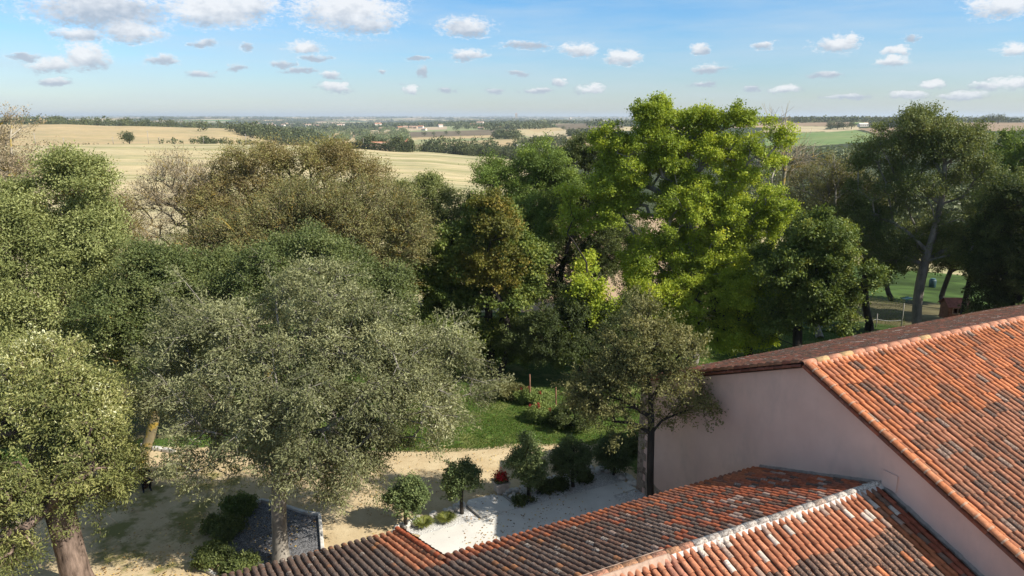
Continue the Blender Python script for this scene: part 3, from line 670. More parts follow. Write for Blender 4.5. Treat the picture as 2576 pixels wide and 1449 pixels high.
def barn():
    s = .4077; hw = 9.32; L = 34.0; apex = np.array([10.31, 23.33, 9.6]); root = empty('barn', (10.31, 23.33, 0))
    tag(root, 'large pink rendered barn with orange clay tile roof and blank gable wall', 'barn')
    o = np.array([0, 0, 9.6]); ov = .28
    # walls
    mb = MB(); P = lambda p, e, z: tuple(U*p+E*e+np.array([0, 0, z])); zt = 9.6-s*hw-.14; za = 9.6-.14
    v = [P(0, -hw, -.5), P(0, hw, -.5), P(0, hw, zt), P(0, 0, za), P(0, -hw, zt)]; v += [tuple(np.array(q)+U*L) for q in v]
    mb.add(v, [(0, 1, 2, 3, 4)[::-1], (5, 6, 7, 8, 9), (0, 5, 6, 1)[::-1], (1, 6, 7, 2)[::-1], (4, 9, 5, 0)[::-1], (2, 7, 8, 3)[::-1], (3, 8, 9, 4)[::-1]])
    me = bpy.data.meshes.new('wall'); me.from_pydata(mb.v, [], mb.f); me.update(); link('wall', me, PLASTER.m, root)
    # stone corner and footing that stand proud of the render
    mb = MB(); 
    for k in range(16):
        w = .62 if k % 2 else .4; mb.add([P(-.03, hw+.02, k*.36), P(-.03, hw-w, k*.36), P(-.03, hw-w, k*.36+.35), P(-.03, hw+.02, k*.36+.35),
            P(.3, hw+.02, k*.36), P(.3, hw-w, k*.36), P(.3, hw-w, k*.36+.35), P(.3, hw+.02, k*.36+.35)], [(0, 1, 2, 3), (7, 6, 5, 4), (0, 4, 5, 1), (3, 2, 6, 7), (0, 3, 7, 4), (1, 5, 6, 2)])
    mb.build('corner_stones', STONE, root)
    mb = MB(); mb.add([P(-.022, hw-.64, -.2), P(-.022, 2.0, -.2), P(-.022, 2.0, .7), P(-.022, hw-1.5, .85), P(-.022, hw-.64, 1.25), P(.1, hw-.64, -.2), P(.1, 2.0, -.2), P(.1, 2.0, .7), P(.1, hw-1.5, .85), P(.1, hw-.64, 1.25)],
        [(0, 1, 2, 3, 4), (9, 8, 7, 6, 5), (4, 3, 8, 9), (3, 2, 7, 8), (0, 4, 9, 5)]); mb.build('stone_footing', STONE, root)
    # plaster patch on the gable just above the lower ridge
    mb = MB(); mb.add([P(-.06, -3.35, 6.62), P(-.06, -3.85, 6.62), P(-.06, -3.85, 7.15), P(-.06, -3.35, 7.15), P(.05, -3.35, 6.62), P(.05, -3.85, 6.62), P(.05, -3.85, 7.15), P(.05, -3.35, 7.15)],
        [(0, 1, 2, 3), (7, 6, 5, 4), (3, 2, 6, 7), (0, 3, 7, 4), (1, 5, 6, 2)]); mb.build('plaster_patch', PLASTER.m, root)
    slab(root, 'roof_deck', o, -.12, L, -E, s, hw+ov, WOODB); slab(root, 'roof_deck', o, -.12, L, E, s, hw+ov, WOODB)
    def near(rs, p, q, i, j):
        t = rs.rand(); w = min(1, max(0, (q-1.2)/4)); 
        if t < .02+.03*w: return (.4, .29, .23), .55, 0
        if t < .12+.34*w: return BR, .35+.5*rs.rand(), 0
        if t < .13+.42*w: return (.36, .16, .095), .3*rs.rand()+.1, 0
        return (OR_ if rs.rand() < .62 else OR2) if q < 3 or i < 2 else (.39, .185, .115), .15*rs.rand()+.22*w, 0
    def farp(rs, p, q, i, j):
        t = rs.rand(); 
        if t < .06: return WH, .6, 0
        if t < .4: return (.3, .12, .085), .35, 0
        return (BR, .65, 0) if t < .8 else (DK, .7, 0)
    tiled_slope('roof_tiles', root, o, -.02, L-.3, -E, s, lambda p: hw+ov+.05, .262, .44, near, 5)
    tiled_slope('roof_tiles', root, o, -.02, L-.3, E, s, lambda p: hw+ov+.05, .262, .44, farp, 6)
    # verge tiles on both rakes: one raised row of orange covers with pale mortar joints, one darker row tucked below
    def verge(dn, dz, off, cols, nm, seed, r=.13, mortar=True):
        rs = np.random.RandomState(seed); cs = 1/math.hypot(1, s); D = np.array([dn[0]*cs, dn[1]*cs, -s*cs]); Nn = np.array([dn[0]*s*cs, dn[1]*s*cs, cs]); V = []; Fq = []; TC = []; nv = 0
        n = 8; ang = np.linspace(-.1, np.pi+.1, n+1); Ld = (hw+ov)/cs; q = .05
        def ring(c, rr): return c+U*(np.cos(ang)[:, None]*rr)+Nn*(np.sin(ang)[:, None]*rr*.85)
        while q < Ld:
            e = min(q+.44, Ld+.05); base = o+U*off+Nn*dz; m = n+1
            V += [ring(base+D*q, r*.86), ring(base+D*e+Nn*.012, r), ring(base+D*e, r-.02)]
            Fq += [(nv+k, nv+k+1, nv+m+k+1, nv+m+k) for k in range(n)]+[(nv+m+k, nv+m+k+1, nv+2*m+k+1, nv+2*m+k) for k in range(n)]; nv += 3*m
            c = cols[rs.randint(len(cols))]; TC += [np.array(c)*(1+rs.normal()*.08)]*(2*n)
            if mortar:
                V += [ring(base+D*(e-.035)+Nn*.004, r*1.06), ring(base+D*(e+.02)+Nn*.004, r*1.07)]
                Fq += [(nv+k, nv+k+1, nv+m+k+1, nv+m+k) for k in range(n)]; nv += 2*m; TC += [np.array((.52, .36, .26))]*n
            q += .42
        sgn = 1
        me = npmesh(nm, np.concatenate(V), Fq, True, {'tc': np.clip(TC, 0, 1), 'lich': np.full(len(TC), .12), 'moss': np.zeros(len(TC))}); link(nm, me, TILE.m, root)
    verge(-E, .10, -.12, [OR_, OR2, OR_, (.5, .22, .12)], 'verge_tiles', 1); verge(-E, -.05, -.17, [(.3, .1, .06), (.24, .1, .07)], 'lower_verge_tiles', 2, .11, False)
    verge(E, .09, -.12, [BR, (.33, .13, .09)], 'verge_tiles', 3, .12, False); verge(E, -.05, -.17, [(.2, .08, .06), (.26, .1, .07)], 'lower_verge_tiles', 4, .11, False)
    ridge_row(root, o, -.25, L-.3, lambda rs, p: ((SAL if rs.rand() < .8 else (.62, .42, .22)) if p < 13 else (.5, .4, .27), .1 if p < 13 else .4, 0), .145, .035, 7, .62)
    ridge_mortar(root, o, -.1, L-.3, .21, .07, simple('pink_mortar', (.50, .27, .19), .95, .15, 6, .1, .4), 2)
barn()
def outbuilding():
    s = .36; R0 = np.array([11.76, 20.4]); root = empty('outbuilding', (11.76, 20.4, 0)); tag(root, 'low tiled outbuilding in the foreground abutting the pink gable wall, mossy at its left end', 'outbuilding')
    o = np.array([0, 0, 6.58]); L = 32.0; nl = 7.0
    brk = -13.2                                  # beyond this the far slope runs further down
    dl = lambda p: 4.95 if p > brk else 9.25
    fl = lambda p: dl(p)
    P = lambda p, e, z: tuple(U*p+E*e+np.array([0, 0, z]))
    def wallbox(p0, p1, e0, e1, name):
        zr = lambda e: 6.58-s*abs(e)-.16; mb = MB(); es = [e0]+([0] if e0 < 0 < e1 else [])+[e1]; a = [P(p0, e0, -.5)]+[P(p0, e, zr(e)) for e in es]+[P(p0, e1, -.5)]; n = len(a)
        b = [tuple(np.array(q)+U*(p1-p0)) for q in a]; mb.add(a+b, [tuple(range(n)), tuple(range(2*n-1, n-1, -1))]+[((i+1) % n, i, n+i, n+(i+1) % n) for i in range(n)]); mb.build(name, PLASTER.m, root)
    wallbox(-L, -.02, -nl+.3, 4.65, 'wall'); wallbox(-L, brk-.1, 4.652, 8.95, 'wall')
    slab(root, 'roof_deck', o, -L, -.01, E, s, 4.93, WOODB); slab(root, 'roof_deck', np.array([0, 0, 6.58-s*4.93])+E*4.93, -L, brk, E, s, 4.3, WOODB); slab(root, 'roof_deck', o, -L, -.01, -E, s, nl, WOODB)
    def farp(rs, p, q, i, j):
        t = rs.rand(); wall = max(0, min(1, (p+8.5)/6)); eave = dl(p)-q; mo = max(0, min(1, (-p-18.5)/5))*max(0, min(1, (q-2)/4))
        if p > brk and eave < .9+.5*rs.rand(): return ((.40, .145, .075) if t < .5 else (.25, .12, .085)), .12, 0
        if brk-.9 < p < brk and q > 3.9: return (OR2 if t < .7 else BR), .1, 0
        if wall > 0 and t < .72*wall+.12:
            t2 = rs.rand()
            if t2 < .13: return (.44, .33, .28), .45, 0
            return ((.40, .13, .07) if t2 < .62 else (.30, .12, .08)), .25*rs.rand(), 0
        if t < .035: return WH, .7, mo
        if t < .085: return (.42, .2, .1), .45, mo
        return ((.29, .15, .105) if t < .55 else (.2, .125, .095)), .7+.3*rs.rand(), mo*.9
    def nearp(rs, p, q, i, j):
        t = rs.rand(); lime = (p > -8.2 and q < 1.25) 
        if lime and t < .32-.2*q: return ((.60, .53, .46) if rs.rand() < .6 else (.42, .30, .24)), .2, 0
        if -1.05 < p < -.78: return ((.46, .16, .075) if t < .8 else BR), .05, 0
        if p > -.78: return ((.32, .10, .06) if t < .8 else DK), .1, 0  # barn wall's cast shadow put into the tile colour as a dark strip
        if -8.9 < p < -8.3: return (.42, .2, .14), .1, 0
        if q < 1.1: return (OR2 if t < .75 else (.48, .22, .13)), .18, 0
        if t < .10: return (OR_ if t < .06 else OR2), .1, 0
        if t < .15: return (.45, .33, .26), .5, 0
        return ((.42, .235, .155) if t < .6 else (.34, .20, .14)), .35+.4*rs.rand(), 0
    tiled_slope('roof_tiles', root, o, -L, -.03, E, s, dl, .232, .36, farp, 15)
    tiled_slope('roof_tiles', root, o, -L, -.03, -E, s, lambda p: nl, .232, .36, nearp, 16)
    ridge_row(root, o, -L, -.15, lambda rs, p: (((.62, .58, .53) if rs.rand() < .75 else (.5, .4, .33)) if p > -8 else (SAL if rs.rand() < .6 else (.56, .3, .17)), .45, 0), .12, .065, 17, .46)
    ridge_mortar(root, o, -L, -8.5, .25, .12, simple('pink_grey_mortar', (.40, .28, .21), .95, .2, 6, .1, .5), 5)
    ridge_mortar(root, o, -8.5, -.05, .19, .09, MORTAR, 4)
    # lead and mortar seam where the roof meets the barn wall
    mb = MB(); rs = np.random.RandomState(2)
    for (dn, ln) in ((E, 4.95), (-E, nl)):
        n = int(ln/.2)
        for k in range(n):
            q0, q1 = ln*k/n, ln*(k+1)/n; w = .05+.05*rs.rand(); h = .06+.03*rs.rand()
            a = [U*(-w)+dn*q0, U*(-.015)+dn*q0, U*(-.015)+dn*q1, U*(-w)+dn*q1]; z = [6.58-s*q0, 6.58-s*q0, 6.58-s*q1, 6.58-s*q1]
            vs = [tuple(x+np.array([0, 0, zz+.07+(h if i in (1, 2) else 0)])) for i, (x, zz) in enumerate(zip(a, z))]+[tuple(x+np.array([0, 0, zz])) for x, zz in zip(a, z)]
            mb.add(vs, [(0, 1, 2, 3), (0, 4, 5, 1), (2, 6, 7, 3), (3, 7, 4, 0)])
    mb.build('mortar_seam', simple('grey_mortar', (.30, .25, .22), .95, .2, 6, .1, .4), root)
    # rake cover row along the step of the long wing
    tiled_slope('verge_tiles', root, o+E*4.3+np.array([0, 0, -s*4.3+.09]), brk-.14, brk+.1, E, s, lambda p: 4.95, .235, .36, lambda rs, p, q, i, j: ((.42, .12, .06) if rs.rand() < .8 else BR, .05, 0), 18)
outbuilding()
# ================================================================ garden trees
def T(name, label, ub, r, lobes, **k):
    return tree(name, label, at(ub, r), lob(r, lobes), **k)
T('old_ash_tree', 'old tree with very thick furrowed trunk and silver to yellow leaves, lower left corner', 68, 29.3,
  [(55,400,50,38),(12,430,55,45,1),(84,430,28,36,-1),(60,462,60,40),(-10,495,50,50),(30,372,48,26,1),(98,490,20,14,-1),(2,540,32,32),(90,490,40,16)],
  leaf='silveryel', bark=BARK_OLD, trunk_r=.5, n_t=500, n_leaf=135, leaf_size=.16, wr=.18, clump=.55, te=2, wb=.08, seed=11, droop=.25, fork=.62, leader=False, cshift=-.05,
  cbias=lambda P: np.clip((P[:, 2]-4.5)*.07, -.12, .3)*(np.random.RandomState(1).rand(len(P)) < .5))
T('silver_ash_tree', 'big silver leaved tree with straight grey trunk rising from the dark gravel bed', 279, 27.4,
  [(305,315,72,50,1.5),(240,360,70,60,1),(198,398,44,54),(320,390,90,60,-1),(400,390,68,52,-.5),(448,380,36,48),(290,440,85,45,-1),(345,460,42,42),(205,465,40,35),(350,340,60,50),(425,355,42,34),(418,412,45,34),(408,440,38,26),(176,375,42,55,2),(168,405,26,34,2.5),(215,330,50,45,2),(330,430,75,48),(280,400,60,50,-1.5)],
  leaf='silver', bark=BARK_GREY, trunk_r=.30, n_t=1100, n_leaf=130, leaf_size=.16, wr=.18, clump=.62, te=2.6, wb=.08, seed=12, droop=.4, fork=.45, thin=2.4)
T('feathery_tree', 'tall dense feathery green tree standing at the left edge', 60, 45,
  [(70,195,34,30),(30,225,48,36),(82,240,30,34),(25,285,55,40),(80,300,32,45),(10,335,50,40),(60,345,44,32),(60,265,48,34),(-30,260,40,60)],
  leaf='feather', bark=BARK_YEL, trunk_r=.4, n_t=900, n_leaf=190, leaf_size=.17, wr=.26, clump=.95, seed=13, shell=.8, fork=.3, flat=.7, mound=1.5, cshift=.12)
T('sparse_tree', 'tall half bare tan tree at the far left edge with pale branches', -12, 52,
  [(8,160,38,40),(-25,190,60,60),(20,190,26,22)], leaf='tan', bark=BARK_PALE, trunk_r=.35, n_t=240, n_leaf=70, leaf_size=.13, seed=14, twig=1.0, n_tw=6, minr=.018, thin=2)
T('sparse_tree', 'half bare pinkish tan tree with pale forked trunk right of the feathery tree', 196, 56,
  [(185,195,40,38),(160,225,30,35),(205,235,32,30),(215,200,25,30)], leaf='tan', bark=BARK_PALE, trunk_r=.26, n_t=300, n_leaf=34, leaf_size=.14, seed=15, twig=1.2, n_tw=7, minr=.02, fork=.5, thin=2)
T('sparse_tree', 'thin pale trunked young tree with few brown leaves just right of the feathery tree', 126, 56,
  [(125,225,20,28),(128,265,22,25)], leaf='browned', bark=BARK_YEL, trunk_r=.16, n_t=120, n_leaf=40, leaf_size=.13, seed=16, twig=.9, n_tw=6, minr=.018)
T('brown_crowned_tree', 'tallest brownish green tree of the left group with its top against the stubble field', 285, 54,
  [(290,163,44,24),(248,176,36,28),(330,172,38,30),(375,185,34,28),(215,205,30,30),(285,215,62,40),(235,225,36,36),(335,225,36,36),(270,260,60,35)],
  leaf='browned', bark=BARK_YEL, trunk_r=.42, n_t=760, n_leaf=115, leaf_size=.15, seed=17, twig=.9, n_tw=6, minr=.016, cshift=.08, clump=.7)
T('brown_crowned_tree', 'olive brown tree with many bare yellow limbs behind the big silver tree', 262, 46,
  [(262,245,50,38),(310,255,50,36),(370,222,46,42),(400,250,34,38),(345,265,44,34),(300,215,40,30),(220,250,36,30)], leaf='olive', bark=BARK_YEL, trunk_r=.3, n_t=760, n_leaf=85, leaf_size=.15, seed=18, twig=1.2, n_tw=7, minr=.02, cshift=.1, thin=2, fork=.15, leader=False)
T('green_tree', 'mid green leafy tree standing behind the olive brown one, clear of the field', 425, 60,
  [(425,200,24,22),(440,230,28,26),(405,225,30,30),(425,260,40,30),(455,215,16,14)], leaf='feather', bark=BARK_DARK, trunk_r=.3, n_t=330, n_leaf=170, leaf_size=.17, seed=19, cshift=-.02, clump=.8)
T('green_tree', 'broad dark green tree filling the gap between the old thick trunk and the silver tree', 135, 40,
  [(150,300,46,34),(120,330,40,34),(180,330,45,35),(205,285,35,28),(150,270,30,22),(130,365,40,22)], leaf='darkolive', bark=BARK_YEL, trunk_r=.26, n_t=640, n_leaf=150, leaf_size=.15, seed=20, cshift=.1, clump=.8, fork=.3)
T('green_tree', 'mid green tree right behind the silver ash, its crown merging with it', 330, 37,
  [(325,285,60,36),(255,300,50,34),(375,295,38,30),(300,260,45,25)], leaf='darkolive', bark=BARK_GREY, trunk_r=.26, n_t=560, n_leaf=150, leaf_size=.15, seed=21, cshift=.06, clump=.7)
T('autumn_tree', 'dense rounded tree turning amber brown at the top, left of the yellow green maple', 492, 48,
  [(492,222,26,28),(490,255,38,32),(505,300,36,36),(500,345,30,25),(455,280,30,40),(455,325,34,36),(525,260,20,30)],
  leaf='chestnut', bark=BARK_DARK, trunk_r=.32, n_t=560, n_leaf=170, leaf_size=.2, wr=.38, clump=.7, seed=22, shell=.75, cshift=.08)
T('autumn_tree', 'brown and orange leaved crown in front of the green locust tree', 497, 46.5,
  [(492,230,26,30),(487,268,24,24)], leaf='amber', bark=BARK_DARK, trunk_r=.2, n_t=150, n_leaf=150, leaf_size=.17, wr=.4, clump=.65, seed=23, shell=.75, cshift=-.02)
T('locust_tree', 'fresh green locust tree rising above the amber crown', 505, 57,
  [(498,178,26,22),(540,168,28,24),(520,200,34,28),(560,190,22,24),(548,225,30,26)], leaf='locust', bark=BARK_DARK, trunk_r=.28, n_t=360, n_leaf=150, leaf_size=.17, seed=24, cshift=.0, clump=.8)
T('locust_tree', 'dark slender tree with visible black trunks left of the maple', 562, 60,
  [(585,163,26,24),(612,160,24,24),(552,175,26,24),(565,205,32,28),(575,245,34,28),(545,275,30,24),(600,190,26,30),(610,235,30,30),(560,300,30,20),(590,275,28,24),(540,245,24,26)], leaf='dark', bark=BARK_DARK, trunk_r=.22, n_t=680, n_leaf=120, leaf_size=.16, seed=25, fork=.6, cshift=.12)
T('locust_tree', 'dark shaded tree under the amber crown', 430, 53,
  [(415,290,35,35),(440,330,36,30),(520,360,26,18),(400,330,30,20)], leaf='dark', bark=BARK_DARK, trunk_r=.22, n_t=300, n_leaf=130, leaf_size=.16, seed=26, cshift=-.05)
mp = lambda P: np.clip((8-P[:, 2])*.035, 0, .25)+np.clip((P[:, 0]-13)*.012, -.05, .12)
T('maple_tree', 'tallest tree, bright yellow green maple in the centre right reaching above the horizon', 690, 52,
  [(658,122,22,24),(700,128,24,20),(735,125,16,20),(640,165,34,34),(690,165,44,34),(745,165,36,34),(620,205,32,34),(700,215,62,40),(765,215,24,30),(660,260,50,36),(735,265,46,34),(610,150,16,18),(778,140,10,14)],
  leaf='maple', bark=BARK_GREY, trunk_r=.5, n_t=1050, n_leaf=210, leaf_size=.155, wr=.42, clump=.7, mound=.85, seed=27, shell=.75, cbias=mp, fork=.3, thin=2.4)
T('maple_tree', 'yellowing lower maple crown spreading right towards the shaded lawn', 745, 49,
  [(700,310,50,28),(745,300,36,30),(785,290,28,20),(735,335,30,18),(650,300,34,28),(800,300,16,14)],
  leaf='maple', bark=BARK_DARK, trunk_r=.3, n_t=430, n_leaf=210, leaf_size=.155, wr=.42, clump=.7, mound=.85, seed=28, shell=.7, cshift=.12, thin=2.4)
T('maple_tree', 'small yellow leaved maple sapling standing left of the slender olive tree', 590, 47,
  [(585,300,26,22),(575,335,16,20),(600,325,20,16),(570,215,14,14,6)], leaf='maple', bark=BARK_DARK, trunk_r=.14, n_t=150, n_leaf=130, leaf_size=.2, wr=.42, clump=.7, seed=29, cshift=.12, thin=2)
T('slender_tree', 'slender olive grey tree with dark straight trunk in front of the pink wall', 653, 28.0,
  [(642,340,34,30),(668,362,24,26),(620,385,36,26),(590,400,26,20),(668,408,32,28),(640,420,30,16),(632,365,26,24)],
  leaf='olive', bark=BARK_DARK, trunk_r=.15, n_t=310, n_leaf=95, leaf_size=.13, mound=.55, thin=1.6, te=2.4, wb=.1, wr=.25, clump=.42, seed=30, fork=.5, cshift=.08)
T('bare_tree', 'leafless dead tree leaning out behind the right side of the maple', 765, 60,
  [(790,160,26,26),(775,125,14,14),(775,195,16,20)], leaf='tan', bark=BARK_PALE, trunk_r=.16, n_t=90, n_leaf=0, seed=31, twig=1.3, n_tw=5, minr=.022, fork=.5)
T('thin_crowned_tree', 'thin crowned olive tree with bare dark limbs between maple and the big right tree', 822, 62,
  [(810,190,34,26),(845,190,26,26),(825,225,42,26),(860,215,22,22)], leaf='olive', bark=BARK_GREY, trunk_r=.24, n_t=330, n_leaf=70, leaf_size=.15, seed=32, twig=1.0, n_tw=6, minr=.018, cshift=.12)
T('dense_tree', 'dense dark rounded tree overhanging the lawn beyond the barn roof', 782, 47.5,
  [(815,250,34,28),(800,285,40,36),(838,280,24,34),(825,310,28,22),(780,320,24,20)], leaf='chestnut', bark=BARK_DARK, trunk_r=.3, n_t=480, n_leaf=180, leaf_size=.18, wr=.36, clump=.65, seed=33, shell=.8, cshift=.02)
T('spreading_tree', 'large spreading tree with forked dark trunk behind the barn ridge on the right', 925, 59,
  [(930,132,42,18),(895,155,42,24),(958,155,38,26),(880,195,34,26),(935,190,50,32),(985,190,30,28),(905,235,50,24),(960,235,40,26),(870,225,24,22),(900,255,34,20),(975,250,30,20),(1000,215,30,26)],
  leaf='darkolive', bark=BARK_GREY, trunk_r=.33, n_t=900, n_leaf=120, leaf_size=.17, seed=34, fork=.25, cshift=.16, clump=.8, thin=2)
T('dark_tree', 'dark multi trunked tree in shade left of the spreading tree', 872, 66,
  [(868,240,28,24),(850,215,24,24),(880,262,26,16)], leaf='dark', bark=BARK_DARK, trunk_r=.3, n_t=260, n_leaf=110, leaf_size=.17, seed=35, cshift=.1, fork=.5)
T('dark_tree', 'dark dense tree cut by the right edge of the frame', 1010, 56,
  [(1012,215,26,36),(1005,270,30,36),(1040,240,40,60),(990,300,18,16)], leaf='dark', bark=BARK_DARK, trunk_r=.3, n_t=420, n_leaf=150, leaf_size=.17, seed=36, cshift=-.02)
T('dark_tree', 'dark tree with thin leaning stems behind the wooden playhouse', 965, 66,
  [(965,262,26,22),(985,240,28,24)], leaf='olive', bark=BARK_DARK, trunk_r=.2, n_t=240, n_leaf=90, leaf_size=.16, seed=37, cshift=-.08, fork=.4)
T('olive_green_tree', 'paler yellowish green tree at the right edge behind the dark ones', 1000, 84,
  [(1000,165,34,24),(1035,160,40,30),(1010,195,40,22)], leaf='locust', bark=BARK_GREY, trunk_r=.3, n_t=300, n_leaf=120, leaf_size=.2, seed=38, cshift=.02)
T('dark_tree', 'dense dark undergrowth tree added to deepen the shade behind the lawn', 575, 46, [(535,345,28,24),(580,352,34,24),(620,335,30,28),(560,320,30,20)], leaf='dark', bark=BARK_DARK, trunk_r=.15, n_t=420, n_leaf=130, leaf_size=.15, seed=46, fork=.2, cshift=.08)  # added dark foliage, stands in for deep shade under the trees
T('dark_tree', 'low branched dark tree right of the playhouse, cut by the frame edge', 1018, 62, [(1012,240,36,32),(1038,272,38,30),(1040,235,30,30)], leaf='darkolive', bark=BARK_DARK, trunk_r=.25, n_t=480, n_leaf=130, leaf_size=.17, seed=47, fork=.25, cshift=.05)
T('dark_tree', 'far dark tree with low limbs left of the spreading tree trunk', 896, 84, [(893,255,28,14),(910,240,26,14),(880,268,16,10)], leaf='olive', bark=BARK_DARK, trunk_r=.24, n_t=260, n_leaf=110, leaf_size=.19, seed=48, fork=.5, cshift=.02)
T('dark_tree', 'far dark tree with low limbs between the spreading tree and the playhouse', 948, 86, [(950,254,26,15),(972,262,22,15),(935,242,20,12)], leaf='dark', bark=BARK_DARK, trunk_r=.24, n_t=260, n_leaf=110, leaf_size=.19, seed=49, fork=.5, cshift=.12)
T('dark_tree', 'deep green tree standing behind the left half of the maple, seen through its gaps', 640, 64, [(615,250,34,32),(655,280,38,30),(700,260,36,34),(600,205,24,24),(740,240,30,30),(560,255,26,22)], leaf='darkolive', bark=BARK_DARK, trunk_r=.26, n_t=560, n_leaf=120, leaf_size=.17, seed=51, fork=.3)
# holm oaks in a row along the gravel strip
for k, (ub, vb, vt, hw_, lab) in enumerate([(406,528,475,18,'small clipped holm oak nearest the tiled roof, first from the left in the row'),
    (462,514,459,16,'small holm oak left of the red flower pot, beside the paved path'),
    (528.7,497,438,19,'small holm oak just right of the red flower pot'),
    (573,487,436,18,'dark shaded holm oak between the flower pot and the pink barn corner'),
    (614,475,436,16,'holm oak deepest in shade beside the barn corner, last in the row')]):
    b = G(ub, vb); r = math.hypot(b.x, b.y); h = vb-vt
    tree('holm_oak', lab, tuple(b), lob(r, [(ub-1,vt+h*.22,hw_*.42,h*.2),(ub+hw_*.3,vt+h*.44,hw_*.55,h*.22),(ub-hw_*.35,vt+h*.5,hw_*.55,h*.22),(ub+2,vt+h*.64,hw_*.55,h*.16)]),
         leaf='oak', bark=BARK_DARK, trunk_r=.08, n_t=125, n_leaf=80, leaf_size=.105, wr=.34, clump=.26, seed=50+k, twig=.38, shell=.5, cat='small tree', group='holm oaks planted in a row along the white gravel', minr=.008, mound=.42, cshift=[.15,.15,.15,.05,.05][k], up=.6)
# undergrowth shrubs
def shrub(label, u, v, w, h, leaf, seed, n_t=60, name='shrub', r=None, **k):
    b = G(u, v) if r is None else Vector(at(u, r)); rr = math.hypot(b.x, b.y); c = Vector(b); c.z += h*.45
    kk = dict(leaf=leaf, bark=BARK_DARK, trunk_r=.05, n_t=n_t, n_leaf=70, leaf_size=.13, clump=.3, seed=seed, twig=.25, cat='shrub', fork=.1, minr=.008, shell=.5, mound=max(.18, h*.3)); kk.update(k)
    return tree(name, label, tuple(b), [((c.x, c.y, c.z), (w/2, w/2*.9, h*.5))], **kk)
T('dark_tree', 'shady tree standing just beyond the right edge of the frame, nearer one', 1062, 64, [(1062,220,36,40),(1056,265,36,30)], leaf='dark', bark=BARK_DARK, trunk_r=.3, n_t=380, n_leaf=110, leaf_size=.2, seed=40)
T('dark_tree', 'shady tree standing just beyond the right edge of the frame, farther one', 1068, 76, [(1066,200,40,36),(1060,240,36,30)], leaf='dark', bark=BARK_DARK, trunk_r=.3, n_t=380, n_leaf=110, leaf_size=.2, seed=41)
T('dark_tree', 'shady tree standing beyond the right edge of the frame, closest to the barn roof', 1096, 58, [(1096,225,40,44),(1088,275,36,32)], leaf='dark', bark=BARK_DARK, trunk_r=.3, n_t=300, n_leaf=90, leaf_size=.22, seed=45)
shrub('low dark green shrub at the near end of the dark gravel bed', 214, 562, 1.5, .55, 'dark', 70, 80, cshift=.1)
shrub('low green shrub on the left flank of the dark gravel bed', 222, 534, 1.7, .6, 'dark', 71, 80, cshift=.15)
shrub('green shrub at the upper left corner of the dark gravel bed', 240, 512, 1.5, .6, 'green', 72, 80)
shrub('straggling shrub between the dark gravel bed and the roof edge', 240, 572, 1.4, .5, 'dark', 73, 70, cshift=.2)
shrub('rounded bright green bush in the gap under the left trees', 116, 372, 2.2, 1.5, 'green', 74, 120, cshift=.2)
shrub('rose bush with red blooms by the nearer wooden stake', *c5(1520, 270), 2.0, .9, 'green', 75, 70, cshift=.25)
shrub('rose bush with red blooms by the farther wooden stake', *c5(1450, 140), 1.8, .9, 'green', 76, 70, cshift=.2)
shrub('wild bush between the silver tree and the lawn', *c5(1260, 110), 1.9, 1.1, 'olive', 77, 80)
shrub('dark bush under the slender olive tree', *c5(1760, 330), 2.4, 1.5, 'dark', 78, 130)
shrub('dark bush right against the barn corner', *c5(2150, 540), 1.4, 1.1, 'dark', 79, 70)
shrub('dark bush in the shade below the autumn tree', 455, 380, 3.4, 2.2, 'dark', 80, 160, cshift=.05)
shrub('small dark plant in the right gravel strip nearest the flower pot', *c5(1390, 912), .6, .2, 'dark', 81, 30)
shrub('small dark plant in the right gravel strip between the second and third oaks', *c5(1525, 812), .7, .3, 'dark', 82, 40)
shrub('small dark plant in the right gravel strip right of the third oak', *c5(1645, 785), .6, .3, 'dark', 83, 35)
shrub('small dark plant in the right gravel strip nearest the barn', *c5(1830, 732), .6, .3, 'dark', 84, 35)
# ================================================================ terrace and garden things
def sheet(name, poly, z, mat, th=.05, kind='structure'):
    mb = MB(); mb.prism([(p.x, p.y) for p in poly], z-th, z); o = mb.build(name, mat); tag(o, kind=kind); return o
CONC = NM('pale_screed', .9, .2)
def conc():
    m = CONC; n = m.noise(.8, 6, .6); f = m.noise(14, 4, .7); sp = m.noise(6.5, 2, .5)
    c = m.ramp(n, [(.3, (.56, .545, .505)), (.7, (.67, .655, .61))]); c = m.mix(m.rng(sp, .70, .74), c, (.16, .13, .1)); m.col(c); m.bump(f, .15, .01)
conc()
def gravel_mat(name, a, b, sc=26, speck=(.1, .08, .05)):
    m = NM(name, .9, .2); v = m.voro(sc, 'F1', 'Color'); e = m.voro(sc, 'F1', 'Distance'); n = m.noise(1.4, 5, .6); bw = m.N('ShaderNodeRGBToBW'); m.L(v, bw.inputs[0])
    c = m.ramp(bw.outputs[0], [(.25, a), (.75, b)]); c = m.mix(m.rng(n, .55, .75), c, tuple(.6*x for x in b)); c = m.mix(m.rng(m.noise(8, 3), .68, .73), c, speck); m.col(c); m.bump(e, .8, .03); return m.m
WG = gravel_mat('white_gravel', (.42, .41, .4), (.74, .73, .7)); DG = gravel_mat('dark_gravel', (.045, .046, .05), (.24, .24, .25), 30, (.4, .4, .4))
P5 = lambda pts: [G(*c5(*p)) for p in pts]
sheet('terrace', P5([(600,1145),(1060,1022),(1342,942),(2130,737),(2225,795),(2050,850),(2090,890),(2420,930),(2300,1100),(1000,1500),(500,1300)]), .045, CONC.m)
sheet('path', P5([(930,935),(1062,1018),(1342,938),(1225,852),(1150,835),(960,880)]), .041, CONC.m)
sheet('gravel_strip', P5([(430,1110),(596,1144),(1056,1020),(930,938),(840,958),(640,1030)]), .030, WG)
sheet('gravel_strip', P5([(1232,858),(1346,938),(2128,734),(2030,655),(1650,745),(1300,850)]), .030, WG)
